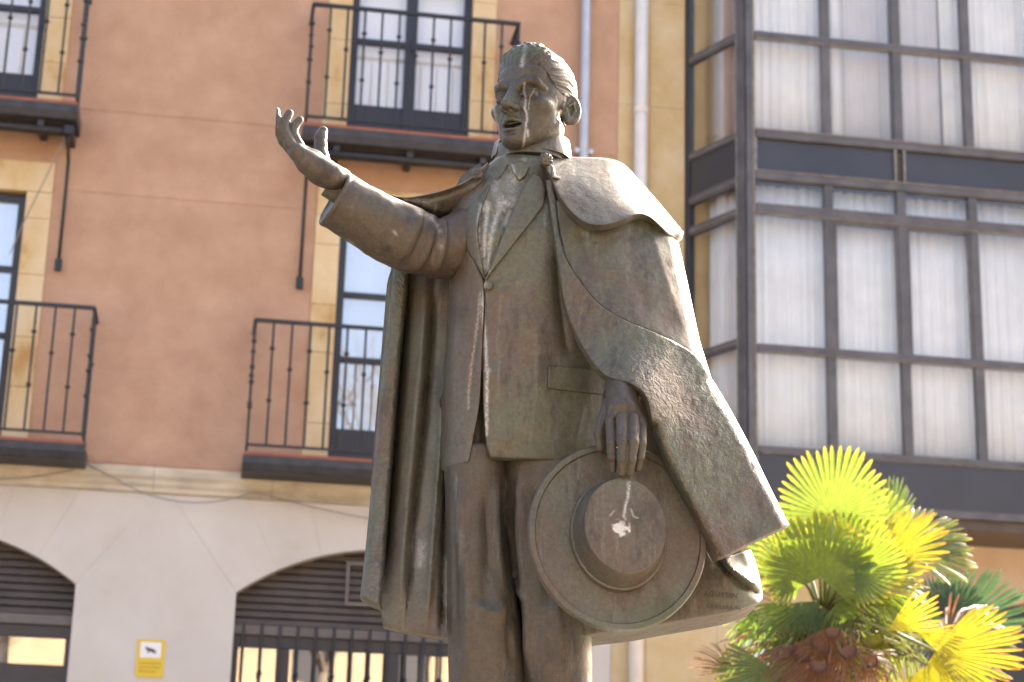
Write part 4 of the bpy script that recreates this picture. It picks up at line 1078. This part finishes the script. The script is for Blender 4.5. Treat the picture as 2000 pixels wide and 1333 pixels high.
# ------------------------------------------------------------------ statue: head (modelled in centimetres, x = his left, y = forward, z = up)
HS = .0133
def face(s):
    s.ball((0, -0.8, 4.4), (7.3, 9.2, 8.4), 0)
    s.ball((0, 2.4, -2.7), (6.6, 6.4, 9.0), 2.0)
    for sx in (-1, 1):
        s.cone((sx*4.7, 0.4, -5.2), (sx*1.5, 6.3, -10.4), 2.0, 1.9, 2.0)
        s.ball((sx*5.0, 4.8, -2.3), (2.2, 2.5, 1.8), 1.6)
        s.ball((sx*5.6, 1.0, 1.5), (1.8, 3.5, 3.0), 1.5)
    s.ball((0, 7.3, -10.6), (2.2, 1.9, 1.8), 1.3)
    s.ball((0, 6.4, -7.2), (3.4, 2.6, 3.4), 1.6)
    s.ball((0, 4.5, 5.2), (5.6, 4.4, 3.6), 1.8)
    # sockets, then brow, nose
    for sx in (-1, 1):
        s.ball((sx*3.3, 9.0, 0.0), (2.4, 2.6, 1.6), .6, '-')
    for sx in (-1, 1):
        s.chain([(sx*5.6, 5.6, 1.5), (sx*4.6, 7.3, 2.5), (sx*3.0, 8.2, 2.7), (sx*1.3, 8.45, 2.0)], [.7, .9, 1.0, .9], .6)
    s.cone((0, 8.0, 2.2), (0, 11.0, -3.4), .95, 1.05, .9)
    s.cone((0, 8.6, -.5), (0, 9.2, -3.6), 1.3, 1.7, .9)
    s.ball((0, 11.3, -3.75), (1.05, 1.0, .95), .6)
    for sx in (-1, 1):
        s.ball((sx*1.45, 9.6, -4.05), (.85, 1.15, .85), .5)
        s.ball((sx*.72, 10.45, -4.85), (.42, .62, .5), .25, '-')
        # eyeballs and lids
        s.ball((sx*3.25, 7.0, 0.0), 1.62, .1)
        e = np.array((sx*3.25, 7.0, 0.0))
        def lid(up):
            def f(X, Y, Z):
                x, y, z = X - e[0], Y - e[1], Z - e[2]
                sh = np.sqrt(x*x + y*y + z*z) - 1.88
                cut = (.62 - .13 * x * x - .10 * sx * x * -1) - z if up else z + .82 - .10 * x * x
                return np.maximum(sh, cut)
            return f
        s.op(lid(True), e - 1.95, e + 1.95, .1); s.op(lid(False), e - 1.95, e + 1.95, .1)
        s.ball((sx*3.05, 8.60, 0.05), (.55, .25, .55), .08, '-'); s.ball((sx*3.05, 8.5, .1), .26, .05, '+')
        s.cone((sx*1.75, 8.0, -.15), (sx*1.45, 8.2, -.3), .3, .25, .3)
        # folds: under the eye, beside the mouth
        s.chain([(sx*1.9, 8.75, -4.3), (sx*3.0, 8.35, -6.0), (sx*3.55, 7.6, -8.0)], [.42, .46, .25], .4, mode='-')
        s.chain([(sx*1.9, 8.15, -1.4), (sx*3.2, 8.35, -2.05), (sx*4.6, 7.5, -1.5)], [.15, .2, .12], .3, mode='-')
        s.cone((sx*1.2, 9.1, 3.2), (sx*1.0, 9.2, 1.9), .12, .12, .3, '-')
    # open mouth
    s.ball((0, 8.6, -7.85), (2.4, 2.6, 1.35), .3, '-')
    s.chain([(-2.45, 7.75, -7.35), (-1.2, 8.85, -6.75), (-.35, 9.3, -6.5), (0, 9.3, -6.62), (.35, 9.3, -6.5), (1.2, 8.85, -6.75), (2.45, 7.75, -7.35)], [.28, .46, .5, .46, .5, .46, .28], .3)
    s.chain([(-2.55, 7.75, -7.7), (-1.25, 8.6, -8.95), (0, 8.95, -9.3), (1.25, 8.6, -8.95), (2.55, 7.75, -7.7)], [.28, .52, .6, .52, .28], .3)
    s.cone((-1.3, 8.2, -7.15), (1.3, 8.2, -7.15), .3, .3, .15)
    s.ball((0, 9.25, -10.0), (1.5, .55, .42), .6, '-')
    s.cone((0, 9.75, -5.0), (0, 9.75, -6.0), .22, .3, .3, '-')
    # neck
    s.cone((0, -2.4, -6), (.2, -3.2, -19.5), 5.1, 6.0, 1.8)
    for sx in (-1, 1): s.cone((sx*4.4, -2.8, -5), (sx*1.6, 2.2, -19), 1.0, 1.0, 2.5)
    s.ball((0, 3.0, -14.5), (1.0, 1.2, 1.4), 1.2)
    # ears
    for sx in (-1, 1):
        a = R(30) * sx; ca, sa = math.cos(a), math.sin(a); rot = np.array([[ca, -sa, 0], [sa, ca, 0], [0, 0, 1.]])
        s.ball((sx*8.1, -2.3, -.9), (.7, 2.3, 3.6), .25, '+', rot)
        s.ball((sx*8.75, -2.1, -.4), (.65, 1.6, 2.7), .25, '-', rot)
        s.chain([(sx*8.0, -1.0, -.3), (sx*8.4, -2.3, .9), (sx*8.6, -2.8, -.8), (sx*8.2, -2.0, -2.6)], [.26, .28, .3, .28], .25)
        s.ball((sx*7.5, -.55, -1.2), (.5, .45, .6), .3)
        s.ball((sx*7.55, -1.5, -3.7), (.6, .9, .95), .5)
def place_head():
    # forward direction: turned to the viewer's left, head upright
    yaw, pit, rol = R(31), R(1), R(-1.5)
    f = np.array([-math.sin(yaw) * math.cos(pit), -math.cos(yaw) * math.cos(pit), math.sin(pit)])
    l = np.cross(f, [0, 0, 1]) * -1; l /= np.linalg.norm(l); u = np.cross(l, f) ; 
    if u[2] < 0: u = -u
    l, u = l * math.cos(rol) + u * math.sin(rol), u * math.cos(rol) - l * math.sin(rol)
    Rm = np.stack([l, f, u], 1) * HS
    tip = Rm @ np.array([0, 12.2, -3.5])
    return Rm, P3(984, 201, .17) - tip
Rm, Tm = place_head()
s_ = SDF((-9.9, -13, -19.4), (9.9, 13.2, 14), .14); face(s_)
V, F = s_.mesh(); V = V + (.03 * vnoise(V[:, 0]*2.2, V[:, 1]*2.2, V[:, 2]*2.2))[:, None]
V[:, 2] = np.where(V[:, 2] < 0, V[:, 2] * .915, V[:, 2])
if np.linalg.det(Rm) < 0: F = F[:, ::-1]
own(obj('head', V @ Rm.T + Tm, F, BR, None, True))
# hair: a cap over the skull with combed-back grooves
def hair(s):
    def f(X, Y, Z):
        x, y, z = X, Y + 1.0, Z - 4.3
        q = np.sqrt((x/8.15)**2 + (y/10.0)**2 + (z/9.35)**2)
        d = (q - 1) * 8.4
        quiff = np.exp(-((Y - 6.0) / 3.2)**2) * np.clip((Z - 6) / 5, 0, 1)
        d = d - 1.25 * quiff
        ang = np.arctan2(X + .9, Z - 1.5)
        wv = .8 * vnoise(X * .35 + 20, Y * .30 + 20, Z * .35 + 20)
        st = np.sin(ang * 34 + 6 * wv + .25 * Y)
        st2 = np.sin(ang * 75 + 9 * wv - .5 * Y)
        curl = vnoise(X * 1.7 + 40, Y * 1.7 + 40, Z * 1.7 + 40)
        d = d - .075 * st - .06 * st2 - .55 * curl * quiff
        # hairline in (Y,Z): forehead, temple, sideburn, behind the ear, nape
        hy = np.array([-14, -9, -6.5, -4.6, -3.2, -1.2, 0.2, 1.4, 2.6, 4.2, 5.4, 6.6, 8.2, 14])
        hz = np.array([-9, -8.6, -7.6, -6.0, 2.4, 2.2, -1.2, -1.4, 1.6, 3.4, 4.9, 5.9, 6.3, 6.6])
        hl = np.interp(Y.ravel(), hy, hz).reshape(Y.shape)
        hl = hl + .5 * curl + .6 * np.exp(-((np.abs(X) - 4.6) / 1.6)**2) * (Y > 3.5)
        return np.maximum(d, (hl - Z) * .9)
    s.op(f, (-10, -13.5, -10), (10, 11, 16))
s_ = SDF((-9.6, -13, -10.5), (9.6, 11, 15), .145); hair(s_)
V, F = s_.mesh()
V[:, 2] = np.where(V[:, 2] < 0, V[:, 2] * .915, V[:, 2])
if np.linalg.det(Rm) < 0: F = F[:, ::-1]
own(obj('hair', V @ Rm.T + Tm, F, BR, None, True))

# ------------------------------------------------------------------ statue: lime runs and verdigris as marks on the surface
STAIN = [([(1024, 163), (1023, 178), (1027, 198), (1025, 212), (1030, 224), (1027, 250), (1024, 270), (1022, 290), (1021, 312)], 2.2, .7), ([(1044, 174), (1040, 182), (1034, 195), (1033, 214)], 1.1, .5),
    ([(966, 176), (963, 200), (967, 225), (972, 250), (975, 278)], 2.5, .55), ([(985, 288), (990, 318)], 2.5, .5), ([(1026, 90), (1022, 112), (1018, 128)], 4, .55), ([(1106, 184), (1101, 212), (1100, 232)], 2, .6), ([(1088, 190), (1086, 215), (1085, 240)], 2, .45), ([(1030, 255), (1031, 265)], 2.5, .8),
    ([(968, 356), (957, 385), (950, 420), (948, 450), (946, 500)], 4, .7), ([(990, 345), (980, 390), (968, 430), (958, 470), (950, 530)], 5, .6), ([(1000, 325), (1004, 345), (998, 370), (990, 400)], 4, .65), ([(938, 400), (934, 450), (944, 520)], 3, .45), ([(1015, 345), (1000, 400), (985, 440)], 4, .35),
    ([(947, 545), (944, 600), (947, 660), (950, 700), (951, 722), (951, 780), (950, 850)], 2.6, .95), ([(938, 570), (931, 640), (918, 740), (914, 800)], 1.8, .4), ([(948, 724), (955, 724)], 3, .8),
    ([(1229, 943), (1225, 975), (1218, 1008)], 2.6, .8), ([(1217, 1008), (1221, 1014)], 2, .7), ([(1232, 995), (1238, 1008), (1246, 1012)], 1.6, .6), ([(1192, 1008), (1200, 998)], 1.6, .5),
    ([(898, 1032), (898, 1100)], 3, .25), ([(868, 1090), (868, 1180)], 5, .4), ([(1016, 1120), (1022, 1165)], 2, .4), ([(988, 940), (986, 1000), (1000, 1080), (1004, 1200)], 2.2, .3), ([(1066, 402), (1064, 440)], 3, .3), ([(824, 1065), (820, 1100)], 10, .32),
    ([(850, 400), (848, 430), (862, 460), (858, 500)], 2.4, .45), ([(680, 470), (690, 478)], 2, .5), ([(1120, 330), (1122, 345)], 3, .35), ([(768, 452), (770, 455)], 3, .7), ([(830, 398), (852, 400)], 4, .35), ([(1082, 345), (1094, 348)], 3, .3), ([(890, 930), (893, 1060)], 2, .25)]
GREEN = [([(975, 120), (1000, 108), (1030, 100), (1050, 98)], 12, .8), ([(985, 200), (1000, 202)], 6, .7), ([(978, 233), (990, 230), (1008, 232)], 6, .9), ([(1250, 1222), (1290, 1205), (1310, 1190)], 10, 1.0), ([(1135, 1240), (1160, 1250)], 8, .8), ([(705, 1160), (715, 1100), (725, 1000)], 10, .5), ([(935, 906), (960, 896)], 6, .6), ([(1112, 205), (1108, 225)], 8, .5), ([(966, 170), (968, 190)], 6, .5)]
for o in list(statue.children):
    if o.type != 'MESH': continue
    n = len(o.data.vertices); co = np.empty(n*3, np.float32); o.data.vertices.foreach_get('co', co); co = co.reshape(-1, 3)
    nn = np.empty(n*3, np.float32); o.data.vertex_normals.foreach_get('vector', nn); nn = nn.reshape(-1, 3)
    x, y = proj(co); fr_ = nn[:, 1] < .1
    for nm, lst in (('stain', STAIN), ('verdigris', GREEN)):
        val = np.zeros(n, np.float32)
        for line, wd, st in lst:
            L = np.array(line, float)
            if L[:, 0].max() + 15 < x.min() or L[:, 0].min() - 15 > x.max() or L[:, 1].max() + 15 < y.min() or L[:, 1].min() - 15 > y.max(): continue
            wob = 1.6 * vnoise(x*0 + wd*7, y / 9, x*0); d, _ = seg_dist(x + wob * 1.5, y, crom(line, 4) if len(line) > 2 else line)
            val = np.maximum(val, st * np.exp(-(d / wd)**2))
        if nm == 'stain' and o.name.startswith('crown'):
            d = np.hypot((x - 1212) / 21, (y - 1032) / 15) + .9 * vnoise(x / 6, y / 6, x*0 + 3)
            val = np.maximum(val, np.where(np.hypot(x - 1212, y - 1032) < 30, np.clip((1 - d) * 3.2, 0, 2.0), 0))
        if val.max() <= .01: continue
        at_ = o.data.attributes.new(nm, 'FLOAT', 'POINT'); at_.data.foreach_set('value', np.where(fr_, val, 0).astype(np.float32))
# browner patina on these parts, darkened further so the colour carries some shade
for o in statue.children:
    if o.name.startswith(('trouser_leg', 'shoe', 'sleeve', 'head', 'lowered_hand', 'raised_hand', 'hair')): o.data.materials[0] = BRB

def under(child, parent):
    child.parent = parent; child.location = (0, 0, 0)
kids = {}
for o in list(statue.children): kids.setdefault(o.name.split('.')[0], []).append(o)
for nm, par in (('crown', 'hat'), ('hat_band', 'hat'), ('hair', 'head'), ('lapel', 'jacket_body'), ('pocket_flap', 'jacket_body'), ('button', 'jacket_body'), ('jacket_front', 'jacket_body'), ('shirt_collar', 'shirt'), ('shirt_collar_band', 'shirt')):
    for o in kids.get(nm, []): under(o, kids[par][0])

# ------------------------------------------------------------------ pedestal
ped = empty('stone_pedestal', (0.02, Y0, 0)); tag(ped, 'granite pedestal under the bronze statue', 'pedestal')
gr_ = mottled('grey_granite', [(0.35, (0.28, 0.27, 0.26)), (0.65, (0.42, 0.41, 0.39))], 30, .6)
bevel(MB().box(-.48, .48, -.48, .48, 0.20, 1.52).build('shaft', gr_, ped), .01)
bevel(MB().box(-.56, .56, -.56, .56, 1.522, 1.62).build('cap', gr_, ped), .015)
bevel(MB().box(-.66, .66, -.66, .66, 0.0, .198).build('plinth', gr_, ped), .015)
# ------------------------------------------------------------------ palms
def leaf_mat(name, dif, tra, tip, rough=.35):
    m = bpy.data.materials.new(name); m.use_nodes = True; nt = m.node_tree; nt.nodes.clear()
    out = N(nt, 'ShaderNodeOutputMaterial'); b = N(nt, 'ShaderNodeBsdfPrincipled'); t = N(nt, 'ShaderNodeBsdfTranslucent'); mx = N(nt, 'ShaderNodeMixShader')
    at = N(nt, 'ShaderNodeAttribute', attribute_name='tip'); nz = noise_tex(nt, 14, 4)
    v = ramp(nt, nz.outputs[0], [(0.3, 0.75), (0.7, 1.15)]).outputs[0]
    c1 = mix(nt, 1.0, mix(nt, at.outputs['Fac'], dif, tip), v, 'MULTIPLY'); c2 = mix(nt, 1.0, mix(nt, at.outputs['Fac'], tra, tuple(min(1, x * 1.6) for x in tip)), v, 'MULTIPLY')
    nt.links.new(c1, b.inputs['Base Color']); nt.links.new(c2, t.inputs[0]); b.inputs['Roughness'].default_value = rough
    b.inputs['Specular IOR Level'].default_value = .7
    mx.inputs[0].default_value = .5
    nt.links.new(b.outputs[0], mx.inputs[1]); nt.links.new(t.outputs[0], mx.inputs[2]); nt.links.new(mx.outputs[0], out.inputs[0])
    return m
LM = {'lime': leaf_mat('lime_palm_leaf', (.08, .125, .02), (.20, .255, .028), (.30, .26, .03)),
      'olive': leaf_mat('olive_palm_leaf', (.085, .125, .02), (.22, .29, .02), (.36, .28, .02)),
      'green': leaf_mat('green_palm_leaf', (.06, .11, .02), (.17, .27, .025), (.16, .2, .03)),
      'yellow': leaf_mat('yellowing_palm_leaf', (.20, .19, .015), (.36, .32, .010), (.36, .16, .02)),
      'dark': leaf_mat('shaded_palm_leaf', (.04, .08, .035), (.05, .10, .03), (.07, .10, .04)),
      'dead': leaf_mat('dead_palm_leaf', (.19, .085, .05), (.26, .11, .045), (.26, .15, .09), .6)}
STALK = plain('leaf_stalk', (.20, .22, .06), .5); BARK = mottled('fibrous_trunk', [(0.3, (.05, .03, .02)), (0.7, (.15, .085, .05))], 40, .95, ((120, .6, .01),), vec=(1, 1, .25))
def fan_mesh(seed, n=34, spread=100, split=.42, droop=.10, fold=.5, bend=0.0):
    """unit-radius palmate leaf: hastula at the origin, midrib along +y, face towards +z; every blade is a folded strip"""
    rnd = random.Random(seed); V, F, T = [], [], []
    st = [.02, .15, .30, split, .58, .74, .88, .97, 1.0]; da = R(spread * 2 / n)
    for i in range(n):
        a = R(-spread) + da * (i + .5); u = abs(i + .5 - n / 2) / (n / 2)
        L = (1 - .22 * u**2) * rnd.uniform(.93, 1.05); aj = rnd.uniform(-.03, .03); tw = rnd.uniform(-.5, .5); dr = droop * rnd.uniform(.5, 1.6) + (.5 if rnd.random() < bend else 0)
        n0 = len(V)
        for j, r in enumerate(st):
            hw = math.tan(da / 2) * r if r <= split else math.tan(da / 2) * split * (1 + .75 * (r - split)) * (1 if r < .86 else max(.2, 1 - ((r - .86) / .14)**2 * .8))
            hw *= L; rr = r * L
            ae = a + aj * max(0, r - split)
            z = .18 * r * r * (1 - .4 * u) - dr * max(0, r - split)**2 * 2.2
            ca, sa = math.cos(ae), math.sin(ae); fo = hw * fold
            tz = tw * max(0, r - split) * hw
            for s, zz in ((-1, -tz), (0, fo), (1, tz)):
                V.append((sa * rr + ca * hw * s, ca * rr - sa * hw * s, z + zz)); T.append(max(0, (r - .86) / .14))
        for j in range(len(st) - 1):
            for k in (0, 1):
                b = n0 + j * 3 + k; F.append((b, b + 1, b + 4, b + 3))
    me = bpy.data.meshes.new('leaf'); me.from_pydata(V, [], F); me.polygons.foreach_set('use_smooth', [True] * len(F)); me.update()
    at = me.attributes.new('tip', 'FLOAT', 'POINT'); at.data.foreach_set('value', T)
    return me
FAN = {k: fan_mesh(*v) for k, v in {'full': (1, 28, 100, .5), 'wide': (2, 32, 125, .5, .14, .45), 'hang': (3, 26, 70, .32, .35, .5, .25), 'few': (4, 10, 30, .35, .1, .4), 'side': (5, 22, 62, .48, .12, .55), 'ragged': (6, 20, 75, .25, .3, .6, .4)}.items()}
def at_plane(px, py, Y):
    d = cF + (px - 1000) / FPX * cR + (666.5 - py) / FPX * cU
    return CAM + d * (Y / d[1])
def palm_leaf(root, crown, kind, mat, px, py, ang, rad, Y=9.5, toward=0.0, n=(0, 0), stalk=True):
    c = at_plane(px, py, Y); s = rad / FPX * (Y * 1.0)
    d = np.array([math.cos(R(ang)), -toward, math.sin(R(ang))]); d /= np.linalg.norm(d)
    nn = np.array([n[0], -1.0, n[1]]); nn = nn - d * (nn @ d); nn /= np.linalg.norm(nn); x = np.cross(d, nn)
    me = FAN[kind]
    key = (kind, mat)
    if key not in LEAFMESH:
        m2 = me.copy(); m2.materials.clear(); m2.materials.append(LM[mat]); LEAFMESH[key] = m2
    o = bpy.data.objects.new('leaf', LEAFMESH[key]); col.objects.link(o); o.parent = root
    rl = np.array(root.location)
    o.matrix_basis = Matrix(((x[0]*s, d[0]*s, nn[0]*s, c[0]-rl[0]), (x[1]*s, d[1]*s, nn[1]*s, c[1]-rl[1]), (x[2]*s, d[2]*s, nn[2]*s, c[2]-rl[2]), (0, 0, 0, 1)))
    if stalk:
        a = Vector(crown - rl); b = Vector(c - rl); mid = (a + b) / 2 + Vector((0, 0, .08 * (b - a).length))
        MB().tube([a, mid, b], [.014, .010, .008], 6).build('stalk', STALK if mat != 'dead' else BARK, root, True)
    return o
LEAFMESH = {}
PY = 9.5
crown = at_plane(1605, 1205, PY)
palm = empty('fan_palm', (float(crown[0]), PY, 0)); tag(palm, 'sunlit lime-green fan palm growing to the right of the bronze statue', 'palm tree')
tr_p = [at_plane(1605, 1190, PY) - np.array(palm.location)]
tz = tr_p[0]
tb = MB(); nst = 14
tb.tube([(tz[0]*t + 0.03*math.sin(t*3), tz[1]*t, tz[2]*t) for t in np.linspace(0, 1, nst)], [.16 - .05 * t for t in np.linspace(0, 1, nst)], 16)
tb.build('trunk', BARK, palm, True)
for L in (
    ('full', 'lime', 1628, 1008, 96, 140, 9.35, .1, (.1, .2)), ('wide', 'olive', 1602, 1128, 84, 128, 9.2, .25, (-.1, .1)), ('full', 'lime', 1690, 1060, 60, 125, 9.7, -.2, (.2, -.3)),
    ('side', 'yellow', 1722, 1092, 27, 140, 9.5, .1, (-.2, .9)), ('side', 'lime', 1775, 1075, -10, 135, 9.7, -.1, (.1, .9)), ('side', 'yellow', 1690, 1128, -6, 112, 9.2, .2, (.0, 1.1)),
    ('side', 'lime', 1765, 1055, 8, 140, 9.8, -.3, (-.3, .8)), ('full', 'olive', 1700, 1150, 50, 105, 9.4, .2, (.3, .3)), ('wide', 'green', 1565, 1090, 140, 110, 9.9, -.3, (-.3, .3)), ('full', 'green', 1660, 1080, 100, 120, 10.0, -.3, (0, 0)),
    ('side', 'yellow', 1826, 1272, -6, 172, 9.2, .3, (.1, .5)), ('full', 'yellow', 1810, 1300, -40, 120, 9.3, .3, (.2, .2)), ('few', 'yellow', 1732, 1232, 26, 120, 9.1, .4, (-.3, .2)), ('few', 'yellow', 1790, 1235, -18, 95, 9.1, .3, (0, .2)),
    ('wide', 'olive', 1506, 1304, -95, 125, 9.1, .4, (-.2, .3)), ('hang', 'green', 1528, 1178, -112, 118, 9.4, .2, (-.2, .3)), ('hang', 'green', 1560, 1180, -80, 140, 9.3, .2, (0, .3)), ('hang', 'olive', 1650, 1165, -62, 120, 9.3, .3, (.1, .4)),
    ('hang', 'lime', 1700, 1170, -40, 110, 9.5, .1, (.2, .4)), ('ragged', 'yellow', 1700, 1240, -75, 110, 9.2, .3, (.1, .2)), ('ragged', 'lime', 1760, 1250, -100, 110, 9.3, .2, (.1, .2)), ('ragged', 'olive', 1640, 1270, -60, 90, 9.2, .3, (0, .2)),
    ('side', 'green', 1735, 1040, 66, 118, 10.0, -.4, (.9, -.2)), ('ragged', 'green', 1480, 1200, 205, 70, 9.6, 0, (0, .3)), ('hang', 'lime', 1590, 1175, -100, 105, 9.3, .4, (.2, .3)),
    ('full', 'olive', 1668, 1118, 20, 110, 9.15, .4, (.2, .5)), ('full', 'lime', 1560, 1120, 150, 100, 9.3, .2, (-.3, .4)), ('full', 'olive', 1640, 1100, 70, 120, 9.45, 0, (.1, .1)), ('hang', 'olive', 1710, 1150, -15, 105, 9.25, .3, (.1, .5)), ('hang', 'lime', 1740, 1180, -65, 110, 9.4, .1, (.2, .3))):
    palm_leaf(palm, crown, L[0], L[1], *L[2:6], Y=L[6], toward=L[7], n=L[8])
for (px_, py_, an, rd, yy) in ((1600, 1230, -95, 110, 9.4), (1640, 1235, -70, 120, 9.3), (1570, 1235, -125, 100, 9.4), (1680, 1250, -50, 100, 9.4), (1620, 1260, -100, 110, 9.2), (1420, 1310, 120, 60, 9.3), (1850, 1250, 22, 130, 9.5), (1545, 1250, -150, 120, 9.5), (1605, 1248, -100, 100, 8.95), (1650, 1262, -62, 95, 8.95), (1572, 1270, -128, 90, 8.95), (1690, 1285, -35, 90, 9.0), (1625, 1225, -85, 80, 8.95), (1600, 1290, -95, 90, 8.9)):
    palm_leaf(palm, crown, 'ragged', 'dead', px_, py_, an, rd, Y=yy, toward=.2, n=(.2, .4), stalk=False)
# hair-like fibres round the head of the trunk
fb = MB(); rnd = random.Random(5)
for i in range(420):
    a = rnd.uniform(0, 6.28); z0 = tz[2] - rnd.uniform(0, .55); r0 = .11; L = rnd.uniform(.15, .5); el = rnd.uniform(-1.3, .6)
    p0 = Vector((tz[0] + r0*math.cos(a), tz[1] + r0*math.sin(a), z0)); dv = Vector((math.cos(a)*math.cos(el), math.sin(a)*math.cos(el), math.sin(el)))
    fb.tube([p0, p0 + dv*L*.5, p0 + dv*L + Vector((0, 0, -.08*L))], [.0035, .0028, .0012], 3, False)
tag(fb.build('trunk_fibre', LM['dead'], palm), kind='stuff')
# darker palm farther back
c2 = at_plane(1845, 1262, 12.5)
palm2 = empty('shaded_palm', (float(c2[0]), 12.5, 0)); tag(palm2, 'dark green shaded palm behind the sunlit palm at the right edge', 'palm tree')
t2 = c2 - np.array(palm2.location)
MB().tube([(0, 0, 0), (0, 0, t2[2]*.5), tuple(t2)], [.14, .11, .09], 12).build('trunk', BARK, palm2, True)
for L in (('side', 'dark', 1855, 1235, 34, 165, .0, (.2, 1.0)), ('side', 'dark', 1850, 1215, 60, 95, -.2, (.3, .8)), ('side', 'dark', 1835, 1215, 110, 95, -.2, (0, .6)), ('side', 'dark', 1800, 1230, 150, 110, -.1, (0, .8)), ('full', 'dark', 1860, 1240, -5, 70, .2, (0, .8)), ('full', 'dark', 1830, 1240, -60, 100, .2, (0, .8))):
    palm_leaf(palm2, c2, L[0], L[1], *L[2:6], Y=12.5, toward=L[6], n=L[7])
# ------------------------------------------------------------------ bare trees behind the viewer (seen only in the window glass)
BK = mottled('winter_bark', [(0.3, (.07, .055, .04)), (0.7, (.14, .11, .085))], 12, .9)
def bare_tree(x, y, h, seed, label):
    rnd = random.Random(seed); root = empty('bare_tree', (x, y, 0)); tag(root, label, 'tree', 'winter trees behind the viewer')
    trunk, crown_ = MB(), MB()
    top = Vector((rnd.uniform(-.2, .2), rnd.uniform(-.2, .2), h * .4)); trunk.tube([(0, 0, 0), top * .5, top], [.17, .14, .12], 10)
    def br(p, d, L, r, lev):
        q = p + d * L; m = p + d * L * .5 + Vector((rnd.uniform(-1, 1), rnd.uniform(-1, 1), rnd.uniform(0, 1))) * L * .07
        crown_.tube([p, m, q], [r, r * .8, r * .6], 5, False)
        if lev == 0: return
        for _ in range(3 if lev > 1 else 4):
            v = (d + Vector((rnd.uniform(-1, 1), rnd.uniform(-1, 1), rnd.uniform(-.2, .8))) * .75).normalized()
            br(p + d * L * rnd.uniform(.5, 1), v, L * rnd.uniform(.55, .8), r * .55, lev - 1)
    for k in range(5):
        a = k * 1.26 + rnd.random(); br(top, Vector((math.cos(a) * .6, math.sin(a) * .6, 1)).normalized(), h * .25, .075, 3)
    trunk.build('trunk', BK, root, True); crown_.build('crown', BK, root, True)
for i, (x, y, h) in enumerate(((-9.5, -9, 9.5), (-4.6, -12, 10.5), (3.2, -6, 15.0), (7.5, -5, 16.0))):
    bare_tree(x, y, h, i, ('leftmost', 'second', 'third', 'rightmost')[i] + ' bare winter tree in the row behind the viewer')
